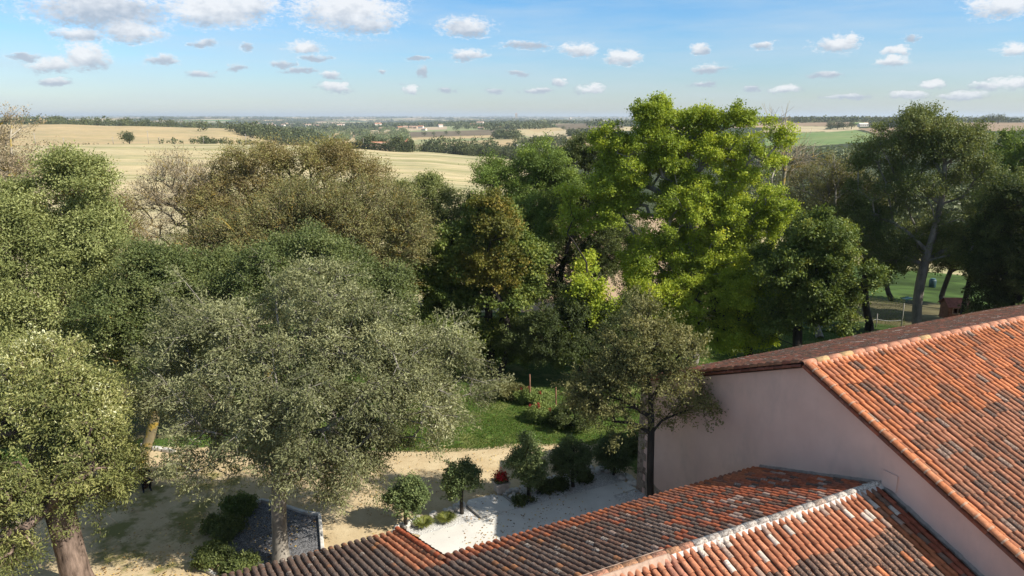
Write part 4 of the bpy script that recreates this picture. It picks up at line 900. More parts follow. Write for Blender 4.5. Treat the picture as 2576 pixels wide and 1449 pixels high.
sheet('gravel_patch', P5([(2054,850),(2092,888),(2420,928),(2500,880),(2228,798)]), .030, WG)
def bar(name, a, b, w, h, mat, label=None, cat=None, z0=0.0, group=None):
    a = Vector((a[0], a[1], z0)); b = Vector((b[0], b[1], z0)); d = b-a; o = empty_none = None
    mb = MB(); L = d.length; mb.box((0, 0, h/2), (L, w, h)); me = bpy.data.meshes.new(name); me.from_pydata(mb.v, [], mb.f); me.update()
    o = link(name, me, mat); o.location = (a+b)/2; o.rotation_euler = (0, 0, math.atan2(d.y, d.x)); 
    md = o.modifiers.new('bevel', 'BEVEL'); md.width = min(w, h)*.2; md.segments = 2
    return tag(o, label, cat, group)
KERB = simple('pale_stone_kerb', (.55, .53, .49), .9, .25, 3, .2, .4); GREYK = simple('grey_kerb', (.3, .29, .27), .9, .25, 3)
bar('border_edging', G(*c5(948, 930)), G(*c5(1060, 1024)), .09, .14, GREYK, 'grey edging board on the left side of the paved path', 'edging')
bar('border_edging', G(*c5(1222, 850)), G(*c5(1342, 942)), .09, .14, GREYK, 'grey edging board on the right side of the paved path, beside the flower pot', 'edging')
# white rocks
def rock_mesh(seed):
    import bmesh
    bm = bmesh.new(); bmesh.ops.create_icosphere(bm, subdivisions=2, radius=1); rs = np.random.RandomState(seed); k = rs.normal(size=(5, 3)); k /= np.linalg.norm(k, axis=1)[:, None]
    for v in bm.verts:
        c = np.array(v.co); s = 1-.12*sum(max(0, float(c@q)-.55)*2 for q in k)+rs.normal()*.03; v.co = Vector(c*s); v.co.z *= .72
    me = bpy.data.meshes.new('rock'); bm.to_mesh(me); bm.free(); return me
RM_ = NM('white_rock', .9, .2); RM_.col(RM_.ramp(RM_.noise(5, 5, .7), [(.3, (.45, .42, .37)), (.7, (.72, .69, .64))])); RM_.bump(RM_.noise(20, 4), .3, .02)
rocks = []
for k in range(4):
    me = rock_mesh(k); me.materials.append(RM_.m); rocks.append(me)
rs_ = random.Random(4)
def rock_line(pts, step, rows, label, group, smin=.12, smax=.23):
    for i in range(len(pts)-1):
        a, b = pts[i], pts[i+1]; n = max(1, int((b-a).length/step)); nrm = Vector((-(b-a).y, (b-a).x, 0)).normalized()
        for k in range(n):
            for rw in range(rows):
                p = a+(b-a)*((k+rs_.random()*.8)/n)+nrm*((rw-(rows-1)/2)*.27+rs_.uniform(-.07, .07)); s = rs_.uniform(smin, smax)
                o = bpy.data.objects.new('white_rock', rs_.choice(rocks)); C.objects.link(o); o.location = (p.x, p.y, s*.45); o.scale = (s, s*rs_.uniform(.75, 1.1), s)
                o.rotation_euler = (rs_.uniform(-.3, .3), rs_.uniform(-.3, .3), rs_.uniform(0, 6.3)); tag(o, label, 'rock', group)
rock_line(P5([(375,1115),(440,1095),(540,1050),(650,1018),(760,985),(850,955),(930,920)]), .26, 2, 'white rock in the rock border left of the paved path', 'white rocks bordering the left gravel strip')
rock_line(P5([(1240,845),(1340,825),(1460,775),(1650,725),(1850,680),(2040,645)]), .27, 3, 'white rock in the rock border right of the paved path', 'white rocks bordering the right gravel strip')
rock_line(P5([(2060,655),(2140,715),(2230,785)]), .27, 2, 'white rock in the rock border turning towards the barn corner', 'white rocks near the barn corner')
# dark gravel bed
P4 = lambda pts: [G(*c4(*p)) for p in pts]
bed = [(1335,1070),(1435,1085),(1560,1128),(1636,1142),(1655,1335),(1680,1500),(1250,1500),(1180,1400),(1120,1300),(1200,1190)]
sheet('gravel_bed', P4(bed), .03, DG)
e = P4([(1260,1110),(1340,1066),(1438,1088),(1560,1130),(1640,1141),(1657,1335),(1672,1440)])
for i, l in enumerate(['at the back left corner', 'along the back, left of the silver tree trunk', 'along the back, right of the silver tree trunk', 'at its back right corner', 'along its sunlit right side', 'along its right side near the roof']):
    bar('stone_edging', e[i], e[i+1], .16, .16, KERB, 'pale edging of the dark gravel bed, '+l, 'edging', group='stone edging round the dark gravel bed')
e = P4([(985,1372),(1010,1405),(1060,1425),(1110,1455)])
for i, l in enumerate(['curved end', 'middle piece', 'piece nearest the frame edge']): bar('stone_edging', e[i], e[i+1], .14, .14, KERB, 'white edging at the near left corner of the shrubs, '+l, 'edging')
e = [G(*p) for p in [(158,443),(166,445.5),(181,449.5)]]; e2 = [(G(*c4(730, 782)), G(*c4(765, 797)))]+[(G(*c4(785, 800)), G(*c4(832, 806)))]+[(G(*c4(838, 808)), G(*c4(898, 818)))]
for (a, b), l in zip(e2, ['short left piece', 'middle piece', 'long right piece']): bar('white_curb', a, b, .25, .2, KERB, 'white curb across the far side of the shaded yard, '+l, 'curb')
# flower pot
def flower_pot():
    b = G(*c5(1205, 815)); root = empty('flower_pot', (b.x, b.y, .0), .4); tag(root, 'square whitewashed pot of dark red flowers at the head of the paved path', 'flower pot')
    mb = MB(); r0, r1, h = .26, .33, .62; v = []
    for (r, z) in ((r0, .02), (r1, h-.1), (r1+.04, h-.1), (r1+.04, h), (r1-.03, h), (r1-.05, h-.12)):
        v += [(-r, -r, z), (r, -r, z), (r, r, z), (-r, r, z)]
    f = [(3, 2, 1, 0)]
    for k in range(5):
        for i in range(4): j = (i+1) % 4; f.append((4*k+i, 4*k+j, 4*k+4+j, 4*k+4+i))
    f.append((20, 21, 22, 23)); mb.add(v, f); o = mb.build('pot', simple('whitewashed_clay', (.52, .46, .4), .85, .3, 5, .2, .3), root); md = o.modifiers.new('bevel', 'BEVEL'); md.width = .01; md.segments = 2
    rs = np.random.RandomState(5)
    def tuft(n, hr, z0, L, mat, name, col):
        P = np.stack([rs.normal(size=n)*hr, rs.normal(size=n)*hr, z0+np.abs(rs.normal(size=n))*.13], 1); V, Fq = leaves(rs, P, rs.normal(size=(n, 3)), unit(rs.normal(size=(n, 3))+np.array([0, 0, 1])), np.full(n, L), .4)
        link(name, npmesh(name, V, Fq, False, {'c': np.clip(rs.rand(n), 0, 1)}), mat, root)
    tuft(700, .17, h+.02, .09, LM['dark'], 'foliage', 0)
    tuft(800, .16, h+.13, .075, leaf_mat('petals_red', [(0, (.12, .004, .006)), (1, (.42, .02, .03))], .2), 'flowers', 0)
flower_pot()
# red rose blooms on the rose bushes are children of their bushes
RED = leaf_mat('rose_red', [(0, (.10, .006, .01)), (1, (.2, .03, .035))], .2)
def blooms():
    for o in [q for q in bpy.data.objects if 'label' in q and 'red blooms' in q['label']]:
        rs = np.random.RandomState(len(o.name)); 
        for k in range(5):
            c = np.array([rs.uniform(-.8, .8), rs.uniform(-.8, .4), rs.uniform(.8, 1.25)]); n = 40; P = c+rs.normal(size=(n, 3))*.045
            V, Fq = leaves(rs, P, rs.normal(size=(n, 3)), rs.normal(size=(n, 3)), np.full(n, .06), .45); link('rose_bloom', npmesh('rose_bloom', V, Fq, False, {'c': rs.rand(n)}), RED, o)
blooms()
STK = simple('weathered_stake', (.24, .13, .08), .85, .3, 5)
def stake(u0, v0, h, lab):
    b = G(u0, v0); mb = MB(); mb.tube([(0, 0, 0), (.02, 0, h*.5), (.0, .02, h-.06), (0, .02, h)], [.05, .047, .045, .03], 8); o = mb.build('wooden_stake', STK, None, True); o.location = b; tag(o, lab, 'stake')
stake(*c5(1616, 262), 2.05, 'nearer reddish wooden stake standing right of the rose bush'); stake(*c5(1421, 160), 2.1, 'farther thin wooden stake among the rose bushes')
# ornamental grass tufts in the gravel
GRT = leaf_mat('tuft_grass', [(0, (.09, .12, .03)), (1, (.26, .29, .09))], .25, k=1.1)
def tuft(u, v, w, h, lab, n=500, mat=GRT, seed=1):
    b = G(u, v); rs = np.random.RandomState(seed); a = rs.rand(n)*6.28; l = (.5+.5*rs.rand(n)); d = np.stack([np.cos(a)*w/2*l, np.sin(a)*w/2*l, h*(1.1-.6*l)], 1); P = np.stack([np.cos(a), np.sin(a), 0*a], 1)*rs.rand(n)[:, None]*.08
    A = unit(d); side = unit(np.cross(A, [0, 0, 1.])); wd = .012; M_ = P+d*.6+np.array([0, 0, h*.15]); V = np.stack([P-side*wd, M_-side*wd, P+d, M_+side*wd], 1).reshape(-1, 3); o = link('grass_tuft', npmesh('grass_tuft', V, np.arange(4*n).reshape(-1, 4), False, {'c': rs.rand(n)}), mat); o.location = (b.x, b.y, .03); tag(o, lab, 'grass tuft')
tuft(*c5(625, 1075), 1.1, .42, 'yellow green grass tuft nearer the roof in the left gravel strip', seed=1)
tuft(*c5(795, 1038), 1.1, .42, 'yellow green grass tuft nearer the paved path in the left gravel strip', seed=2)
# lawn grass
def lawn():
    rs = np.random.RandomState(9); n = 70000
    u = np.concatenate([rs.uniform(380, 640, n//2), rs.uniform(690, 905, n//2)]); v = np.concatenate([rs.uniform(392, 452, n//2), rs.uniform(296, 372, n//2)])
    x, y, w = ray(u, v); t = -CAMZ/w; X, Y = x*t, y*t
    m = (pnoise(X*1.6, Y*1.6, 3) > .12) & ~inpoly(u, v-3, SANDL); X, Y = X[m], Y[m]; n = len(X)
    P = np.stack([X, Y, np.zeros(n)], 1); A = rs.normal(size=(n, 3))*.5+np.array([0, 0, 1.]); V, Fq = leaves(rs, P, A, rs.normal(size=(n, 3)), .06+.06*rs.rand(n), .2)
    o = link('lawn_grass', npmesh('lawn_grass', V, Fq, False, {'c': rs.rand(n)}), leaf_mat('lawn_blades', [(0, (.03, .062, .012)), (.6, (.075, .13, .024)), (1, (.2, .21, .08))], .3, k=1.2)); tag(o, 'short green lawn grass in tufts', 'grass', kind='stuff')
lawn()
# fallen leaves
def litter():
    rs = np.random.RandomState(19); n = 5200; u = rs.uniform(70, 640, n); v = rs.uniform(440, 576, n); x, y, w = ray(u, v); t = (-CAMZ+.05)/w; P = np.stack([x*t, y*t, np.full(n, .055)], 1)
    m = pnoise(P[:, 0]*.7, P[:, 1]*.7, 5) > .4; P = P[m]; n = len(P); V, Fq = leaves(rs, P, rs.normal(size=(n, 3))*np.array([1, 1, .1]), rs.normal(size=(n, 3))*.3+np.array([0, 0, 1]), .05+.07*rs.rand(n), .35)
    o = link('fallen_leaves', npmesh('fallen_leaves', V, Fq, False, {'c': rs.rand(n)}), leaf_mat('dry_leaves', [(0, (.05, .03, .015)), (.6, (.16, .1, .04)), (1, (.3, .24, .08))], .1)); tag(o, 'dry fallen leaves scattered over the sandy yard', 'leaf litter', kind='stuff')
litter()
# wooden playhouse
def playhouse():
    b = G(*h3(1590, 835)); yaw = math.atan2(U[1], U[0])-.35; root = empty('playhouse', (b.x, b.y, 0), yaw-R(10)); tag(root, 'small brown wooden playhouse with reddish pitched roof and ochre gable under the right trees', 'playhouse')
    W_, D_, H_ = 1.75, 1.5, 1.25; t = .05; z0 = .2; brown = simple('playhouse_board', (.17, .07, .035), .8, .3, 3, .2, .3); ochre = simple('ochre_board', (.42, .25, .06), .8, .2, 3); red = simple('red_shingle', (.2, .075, .055), .85, .35, 4, .2, .4)
    mb = MB()  # front wall with a window opening
    for c, d in (((0, -D_/2, z0+.27), (W_, t, .54)), ((0, -D_/2, z0+H_-.1), (W_, t, .2)), ((-W_/2+.2, -D_/2, z0+.8), (.4, t, .5)), ((W_/2-.25, -D_/2, z0+.8), (.5, t, .5))): mb.box(c, d)
    mb.box((0, D_/2, z0+H_/2), (W_, t, H_)); mb.box((-W_/2, 0, z0+H_/2), (t, D_-t, H_)); mb.build('wall', brown, root)
    mb = MB(); mb.add([(W_/2, -D_/2, z0), (W_/2, D_/2, z0), (W_/2, D_/2, z0+H_), (W_/2, 0, z0+H_+.5), (W_/2, -D_/2, z0+H_), (W_/2-t, -D_/2, z0), (W_/2-t, D_/2, z0), (W_/2-t, D_/2, z0+H_), (W_/2-t, 0, z0+H_+.5), (W_/2-t, -D_/2, z0+H_)],
       [(0, 1, 2, 3, 4), (9, 8, 7, 6, 5), (0, 5, 6, 1), (1, 6, 7, 2), (2, 7, 8, 3), (3, 8, 9, 4), (4, 9, 5, 0)]); mb.build('gable', ochre, root)
    mb = MB(); mb.add([(-W_/2, -D_/2, z0+H_), (-W_/2, D_/2, z0+H_), (-W_/2, 0, z0+H_+.5), (-W_/2+t, -D_/2, z0+H_), (-W_/2+t, D_/2, z0+H_), (-W_/2+t, 0, z0+H_+.5)], [(0, 2, 1), (3, 4, 5), (0, 3, 5, 2), (1, 2, 5, 4)]); mb.build('gable', brown, root)
    mb = MB()
    for sg in (-1, 1):
        a = [(-W_/2-.2, 0, z0+H_+.54), (W_/2+.2, 0, z0+H_+.54), (W_/2+.2, sg*(D_/2+.22), z0+H_-.12), (-W_/2-.2, sg*(D_/2+.22), z0+H_-.12)]; c = [(x, y, z+.05) for x, y, z in a]
        f = [(0, 1, 2, 3), (7, 6, 5, 4), (0, 4, 5, 1), (1, 5, 6, 2), (2, 6, 7, 3), (3, 7, 4, 0)]; mb.add(a+c, f if sg > 0 else [q[::-1] for q in f])
    mb.build('roof', red, root)
    mb = MB(); mb.box((-.12, -D_/2-.03, z0+.53), (.92, .05, .06)); mb.box((-.12, -D_/2-.03, z0+1.07), (.92, .05, .06)); mb.box((-.56, -D_/2-.03, z0+.8), (.06, .05, .5)); mb.box((.32, -D_/2-.03, z0+.8), (.06, .05, .5)); mb.box((-.12, -D_/2-.03, z0+.8), (.04, .04, .5)); mb.build('window_frame', simple('pale_frame', (.3, .2, .12)), root)
    mb = MB(); mb.box((0, 0, z0-.04), (W_+.1, D_+.1, .08))
    for x in (-.8, .8):
        for y in (-.65, .65): mb.box((x, y, .08), (.12, .12, .17))
    mb.box((W_/2+.35, 0, z0-.04), (.6, D_, .06)); mb.build('floor', brown, root)
playhouse()
GRN = simple('green_plastic', (.015, .12, .07), .4, .15, 2, .5); GRNB = simple('bright_green_plastic', (.03, .45, .22), .4, .15, 2, .5)
def tank():
    b = GT(*h3(1300, 395)); mb = MB(); mb.tube([(0, 0, 0), (0, 0, .04), (0, 0, .9), (0, 0, 1.02), (0, 0, 1.1)], [.36, .4, .42, .36, .12], 18)
    root = empty('water_butt', tuple(b)); mb.build('barrel', simple('dark_teal_plastic', (.02, .055, .06), .5, .2, 2, .5), root, True); mb = MB(); mb.tube([(0, 0, 1.08), (0, 0, 1.13), (0, 0, 1.15)], [.3, .3, .22], 18); mb.tube([(0, -.42, .25), (0, -.5, .25)], .03, 8); mb.build('lid', simple('teal_lid', (.05, .12, .13), .5), root, True)
    tag(root, 'dark teal round water butt behind the forked trunk of the spreading tree', 'water butt')
tank()
def garden_table():
    b = GT(*h3(950, 612)); root = empty('play_table', tuple(b), .4); tag(root, 'low green plastic play table on the shaded lawn', 'play table'); mb = MB(); mb.box((0, 0, .48), (1.25, .75, .05)); mb.box((0, .36, .53), (1.25, .04, .06)); mb.box((0, -.36, .53), (1.25, .04, .06)); mb.build('tabletop', GRN, root)
    for x in (-.52, .52):
        for y in (-.3, .3): MB().tube([(x, y, 0), (x*.93, y*.93, .46)], .03, 8).build('leg', GRN, root, True)
    b = GT(*h3(1112, 590)); root = empty('toy_slide', tuple(b), 1.1); tag(root, 'small bright green plastic slide beside the leaning trunk', 'toy slide'); mb = MB()
    pts = [(-.5, .95), (-.2, .9), (.2, .45), (.55, .15), (.8, .1)]
    for i in range(4):
        (x0, z0), (x1, z1) = pts[i], pts[i+1]; mb.add([(x0, -.2, z0), (x1, -.2, z1), (x1, .2, z1), (x0, .2, z0), (x0, -.2, z0-.04), (x1, -.2, z1-.04), (x1, .2, z1-.04), (x0, .2, z0-.04)], [(0, 1, 2, 3), (7, 6, 5, 4), (0, 4, 5, 1), (3, 2, 6, 7)])
        for y in (-.2, .2): mb.add([(x0, y-.02, z0), (x1, y-.02, z1), (x1, y+.02, z1), (x0, y+.02, z0), (x0, y-.02, z0+.12), (x1, y-.02, z1+.12), (x1, y+.02, z1+.12), (x0, y+.02, z0+.12)], [(4, 5, 6, 7), (0, 1, 5, 4), (2, 3, 7, 6)])
    mb.build('chute', GRNB, root); mb = MB()
    for y in (-.2, .2): mb.tube([(-.75, y, 0), (-.5, y, .95), (-.5, y, 1.15)], .03, 6)
    for k in range(4): mb.tube([(-.75+.065*(k+.6)*1., -.2, .2+.2*k), (-.75+.065*(k+.6), .2, .2+.2*k)], .025, 6)
    mb.build('ladder', GRN, root)
garden_table()
def fence():
    ps = [h3(145, 1005), h3(520, 955), h3(868, 968)]; hs = [.9, 1.3, 2.3]; root = empty('wire_fence', tuple(G(*ps[0]))); o0 = G(*ps[0]); tag(root, 'wire fence with thin grey posts crossing the shaded lawn behind the barn', 'fence'); m = simple('grey_post', (.3, .28, .24), .8, .2, 3)
    tops = []
    for p, h in zip(ps, hs):
        q = G(*p)-o0; MB().tube([tuple(q), (q.x+.02, q.y, h*.5), (q.x, q.y, h)], .045, 7).build('post', m, root, True); tops.append(q+Vector((0, 0, min(h, .85)*.95)))
    tops = [tops[0]+(tops[0]-tops[1])*1.2]+tops; pts = []
    for i in range(len(tops)-1):
        for k in range(8): t = k/8; p = tops[i].lerp(tops[i+1], t); p.z -= .12*math.sin(math.pi*t); pts.append(p)
    pts.append(tops[-1]); MB().tube(pts, .022, 5).build('wire', simple('pale_rope', (.45, .45, .42)), root, True)
fence()
# people seated on a bench below the old tree
def person(label, loc, rz, shirt, trousers, hair, seed, hunch=.0):
    root = empty('person', loc, rz); tag(root, label, 'person'); import bmesh
    J = {'pelvis': (0, 0, .48, .15, .12), 'waist': (0, .01, .62, .14, .10), 'chest': (0, 0-hunch*.3, .85, .17, .115), 'neckb': (0, -.01-hunch*.5, 1.02, .075, .065), 'neck': (0, -.02-hunch*.6, 1.09, .055, .055), 'head': (0, -.035-hunch*.7, 1.19, .075, .09), 'top': (0, -.02-hunch*.7, 1.28, .06, .07)}
    Ed = [('pelvis', 'waist'), ('waist', 'chest'), ('chest', 'neckb'), ('neckb', 'neck'), ('neck', 'head'), ('head', 'top')]
    for s, n in ((-1, 'l'), (1, 'r')):
        J['sh'+n] = (s*.19, -hunch*.4, .96, .065, .065); J['el'+n] = (s*.27, -.12, .70, .045, .045); J['wr'+n] = (s*.10, -.30, .66, .030, .026); J['pa'+n] = (s*.03, -.345, .655, .036, .018)
        J['hip'+n] = (s*.1, -.02, .46, .095, .09); J['kn'+n] = (s*.15, -.45, .48, .062, .06); J['an'+n] = (s*.15, -.44, .09, .04, .04); J['to'+n] = (s*.17, -.62, .04, .038, .03)
        Ed += [('chest', 'sh'+n), ('sh'+n, 'el'+n), ('el'+n, 'wr'+n), ('wr'+n, 'pa'+n), ('pelvis', 'hip'+n), ('hip'+n, 'kn'+n), ('kn'+n, 'an'+n), ('an'+n, 'to'+n)]
        for k, (dx, ln) in enumerate(((-.024, .065), (-.008, .078), (.008, .073), (.024, .055))):
            J['f%d%s' % (k, n)] = (s*.03-s*.045, -.35+dx*.2, .66+dx, .0095, .009); J['g%d%s' % (k, n)] = (s*.03-s*(.045+ln*.6), -.335, .645+dx, .0085, .008); Ed += [('pa'+n, 'f%d%s' % (k, n)), ('f%d%s' % (k, n), 'g%d%s' % (k, n))]
        J['t'+n] = (s*.03, -.37, .70, .010, .010); Ed += [('pa'+n, 't'+n)]
    names = list(J); me = bpy.data.meshes.new('body'); me.from_pydata([J[k][:3] for k in names], [(names.index(a), names.index(b)) for a, b in Ed], []); me.update()
    skin = simple('skin%d' % seed, (.42, .19, .14), .6, .1, 3); o = link('body', me, [skin], root); sk = o.modifiers.new('skin', 'SKIN'); 
    for i, k in enumerate(names): d = me.skin_vertices[0].data[i]; d.radius = J[k][3:]; d.use_root = (k == 'pelvis')
    ss = o.modifiers.new('sub', 'SUBSURF'); ss.levels = ss.render_levels = 1
    bpy.context.view_layer.update(); dg = bpy.context.evaluated_depsgraph_get(); ev = o.evaluated_get(dg); m2 = bpy.data.meshes.new_from_object(ev); o.modifiers.clear(); o.data = m2; m2.materials.clear()
    for mm in (skin, shirt, trousers): m2.materials.append(mm)
    m2.polygons.foreach_set('use_smooth', [True]*len(m2.polygons))
    # face: nose, brow and ears pushed out of the same surface
    hz = 1.19; hy = -.035-hunch*.7
    for v in m2.vertices:
        if v.co.z > 1.1 and v.co.y < hy-.05 and abs(v.co.x) < .02 and abs(v.co.z-hz+.005) < .03: v.co.y -= .025
    # clothing as children: shell pieces cut from the body
    def shell(nm, test, mat, off):
        bm = bmesh.new(); bm.from_mesh(m2); bmesh.ops.delete(bm, geom=[f for f in bm.faces if not test(f.calc_center_median())], context='FACES')
        for v in bm.verts: v.co += v.normal*off
        me3 = bpy.data.meshes.new(nm); bm.to_mesh(me3); bm.free(); me3.materials.clear(); q = link(nm, me3, mat, root); return q
    shell('shirt', lambda c: (.5 < c.z < 1.04 and (c.y > -.27 or abs(c.x) > .12)) and not (c.z < .56 and c.y < -.12), shirt, .012)
    shell('trousers', lambda c: c.z < .58 and c.z > .09 and not (c.z > .55 and c.y < -.2), trousers, .011)
    shell('shoes', lambda c: c.z <= .1, simple('shoe%d' % seed, (.03, .03, .03)), .012)
    shell('hair', lambda c: c.z > 1.13 and (c.y > hy-.01 or c.z > 1.25), hair, .014)
    mb = MB(); 
    for s in (-1, 1): mb.tube([(s*.03, hy-.082, hz+.012), (s*.03, hy-.092, hz+.012)], .009, 8)
    mb.build('eyes', simple('eye%d' % seed, (.02, .015, .01)), root); MB().tube([(-.022, hy-.08, hz-.045), (0, hy-.088, hz-.045), (.022, hy-.08, hz-.045)], .006, 6).build('mouth', simple('lip%d' % seed, (.3, .07, .06)), root)
b1 = G(145.5, 487); yaw = math.atan2(b1.x, b1.y)
blk = simple('black_cloth', (.012, .012, .014), .8, .3, 8); hair_d = simple('dark_hair', (.012, .009, .007), .6)
person('person in black sitting with hands together, in the shade by the yard', (b1.x, b1.y, 0), -yaw+.1, blk, blk, hair_d, 1)
chk = NM('patterned_cloth', .8); chk.col(chk.ramp(chk.noise(26, 2, vec=chk.objco()), [(.47, (.06, .06, .1)), (.53, (.6, .58, .62))])); b2 = G(131.5, 480)
person('person in a white and grey patterned shirt sitting half hidden by leaves', (b2.x, b2.y, 0), -yaw-.25, chk.m, simple('grey_trousers', (.08, .08, .1)), simple('auburn_hair', (.16, .03, .02)), 2)
def bench():
    m = (b1+b2)/2; ang = math.atan2((b1-b2).y, (b1-b2).x); root = empty('garden_bench', (m.x, m.y+.06, 0), ang); tag(root, 'plain wooden bench the two people sit on', 'bench'); mb = MB()
    for k in range(3): mb.box((0, -.13+.14*k, .35), (2.0, .12, .035))
    mb.build('seat', WOODB, root)
    for x in (-.8, .8): MB().box((x, 0, .165), (.07, .36, .33)).build('leg', WOODB, root)
bench()
# ================================================================ far woods, houses and poles
def blob_cloud(P, H, nf, fs, seed, hw=.5):
    """leaf clumps for many trees at once: P (n,3) bases, H heights"""
    rs = np.random.RandomState(seed); n = len(P); idx = np.repeat(np.arange(n), nf); d = unit(rs.normal(size=(n*nf, 3)))
    lump = 1+.22*np.sin(d[:, 0]*5+idx*1.7)+.2*np.sin(d[:, 1]*6+idx*2.3)+.12*np.sin(d[:, 2]*7+idx)
    q = (.62+.38*rs.rand(n*nf))*lump; wv = (hw*(.8+.5*rs.rand(n)))[idx]; h = H[idx]
    Q = P[idx]+d*q[:, None]*np.stack([h*wv, h*wv, h*.46], 1); Q[:, 2] += h*.5
    Nh = unit(d+rs.normal(size=d.shape)*.5+np.array([0, 0, .3])); A = rs.normal(size=d.shape); L = fs*h*(.6+.8*rs.rand(n*nf)); V, Fq = leaves(rs, Q-A/np.linalg.norm(A, axis=1)[:, None]*L[:, None]*.5, A, Nh, L, .5)
    c = .12+.45*rs.rand(n)[idx]+.3*rs.rand(n*nf); return V, Fq, np.clip(c, 0, 1)
LM['wood'] = leaf_mat('far_foliage', [(0, (.016, .024, .011)), (.5, (.04, .05, .022)), (1, (.08, .092, .04))], .15)
LM['woodp'] = leaf_mat('far_foliage_pale', [(0, (.03, .045, .022)), (.5, (.065, .085, .042)), (1, (.12, .14, .075))], .15)
def sample(poly, n, seed, rmin=60):
    rs = np.random.RandomState(seed); a = np.array(poly); lo, hi = a.min(0), a.max(0); U_ = []; V_ = []
    while len(U_) < n:
        u = rs.uniform(lo[0], hi[0], n*3); v = rs.uniform(lo[1], hi[1], n*3); m = inpoly(u, v, poly); U_ += list(u[m]); V_ += list(v[m])
    return np.array(U_[:n]), np.array(V_[:n])
def wood(name, label, f, poly, n, H, nf, fs, seed, mat='wood', rr=None, hw=.5, rmin=60, jit=0):
    """a wood standing where the polygon of ground is seen"""
    q = [f(*p) for p in poly]; u, v = sample(q, n, seed); x, y, r, ok = hit(u, v, rmin); ok &= r < (rr[1] if rr else 9e9); ok &= r > (rr[0] if rr else 0); x, y, r = x[ok], y[ok], r[ok]
    rs = np.random.RandomState(seed+1); P = np.stack([x, y, terr(x, y)-.3], 1); h = H*(.65+.7*rs.rand(len(x)))
    V, Fq, c = blob_cloud(P, h, nf, fs, seed, hw); o = link(name, npmesh(name, V, Fq, False, {'c': c}), LM[mat]); tag(o, label, 'woodland', kind='stuff'); return o
def wood_line(name, label, pts, H, dens, nf, fs, seed, mat='wood', width=10, hw=.5):
    """a hedgerow along (u, r) points"""
    rs = np.random.RandomState(seed); X = []; 
    for (u0, r0), (u1, r1) in zip(pts[:-1], pts[1:]):
        a = np.array(at(u0, r0)[:2]); b = np.array(at(u1, r1)[:2]); L = np.linalg.norm(b-a); n = int(L*dens)
        t = rs.rand(n)[:, None]; X.append(a*(1-t)+b*t+rs.normal(size=(n, 2))*width*.5)
    X = np.concatenate(X); P = np.stack([X[:, 0], X[:, 1], terr(X[:, 0], X[:, 1])-.3], 1); V, Fq, c = blob_cloud(P, H*(.6+.75*rs.rand(len(X))), nf, fs, seed, hw); o = link(name, npmesh(name, V, Fq, False, {'c': c}), LM[mat]); tag(o, label, 'hedgerow', kind='stuff')
wood('ridge_wood', 'long dark wood along the top of the far left ridge', c1, [(20,175),(100,150),(560,140),(900,160),(1350,185),(1640,208),(1600,212),(900,188),(200,178)], 700, 10, 70, .17, 1, rr=(1100,2600), hw=.6)
wood_line('ridge_wood', 'dark wood behind the crest of the tan field, upper left', [(-20,1250),(60,1230),(130,1240),(215,1260)], 11, .5, 90, .15, 2, width=60)
wood_line('verge_hedge', 'low scrubby hedge along the lane beyond the stubble crest', [(160,535),(200,540),(235,545),(290,550)], 3.4, .35, 60, .2, 30, width=6)
wood_line('verge_hedge', 'scattered low scrub on the grassy verge behind the left stubble crest', [(20,530),(60,530),(120,530)], 1.4, .35, 24, .25, 31, width=6)
wood_line('verge_hedge', 'dark rounded bushes beside the lane, right part', [(196,560),(206,560)], 5, .7, 120, .15, 32, width=5); wood_line('verge_hedge', 'row of dark bushes on the slope beyond the lane poles', [(206,600),(228,600)], 6, .6, 120, .15, 33, width=6)
wood('valley_wood', 'wood falling away right of the tan field on the left', c1, [(1940,190),(2280,230),(2500,330),(2300,310),(2060,240)], 260, 10, 110, .15, 3, rr=(600,2000))
wood_line('valley_wood', 'dark wood on the shoulder right of the tan ridge', [(248,1000),(262,950),(285,880),(310,820)], 11, .9, 110, .15, 34, width=40)
wood('valley_wood', 'broad dusky wood in the valley left of the village', c7, [(0,190),(300,175),(600,165),(850,205),(880,300),(400,300),(0,280)], 300, 9, 110, .15, 4, mat='woodp', rr=(620,4000), hw=.6)
wood_line('hedgerow_trees', 'long dense tree belt behind the near stubble crest, centre', [(392,590),(430,585),(470,580),(500,565),(520,540),(545,520)], 9, .55, 420, .085, 5, width=14)
wood_line('hedgerow_trees', 'taller second line of trees in the belt behind the stubble crest', [(420,640),(480,630),(520,610),(560,560)], 13, .3, 380, .085, 6, width=16)
wood('hillside_wood', 'dark wood on the village hill, centre', c7, [(1330,135),(2050,120),(2110,180),(1880,195),(1680,175),(1240,205)], 240, 9, 80, .17, 7, rr=(900,4000), hw=.6)
wood('hillside_wood', 'small wood beside the red roofed house on the plain', c7, [(1610,245),(1800,250),(1800,275),(1610,278)], 60, 9, 120, .15, 8, rr=(600,2500))
wood('hillside_wood', 'small copse at the edge of the pale field left of the maple', c7, [(2230,238),(2560,222),(2560,246),(2230,252)], 70, 9, 120, .15, 9, rr=(600,2500))
wood('hillside_wood', 'copse in the dip right of the tree belt', c7, [(1780,320),(2200,300),(2300,340),(1800,352)], 60, 9, 220, .11, 10, rr=(300,1500))
wood('crest_wood', 'uneven line of trees and pines on the right hand crest', c3, [(970,134),(1430,132),(1430,137),(970,138)], 130, 14, 120, .14, 11, rr=(900,4000), hw=.42)
wood('crest_wood', 'wood block on the crest right of the pines', c3, [(1540,132),(2060,132),(2060,140),(1540,142)], 200, 16, 110, .14, 12, rr=(900,4000), hw=.45)
wood('crest_wood', 'small wood below the crest beside the brown field', c3, [(1430,178),(1650,170),(1650,196),(1430,198)], 90, 10, 120, .14, 13, rr=(600,4000))
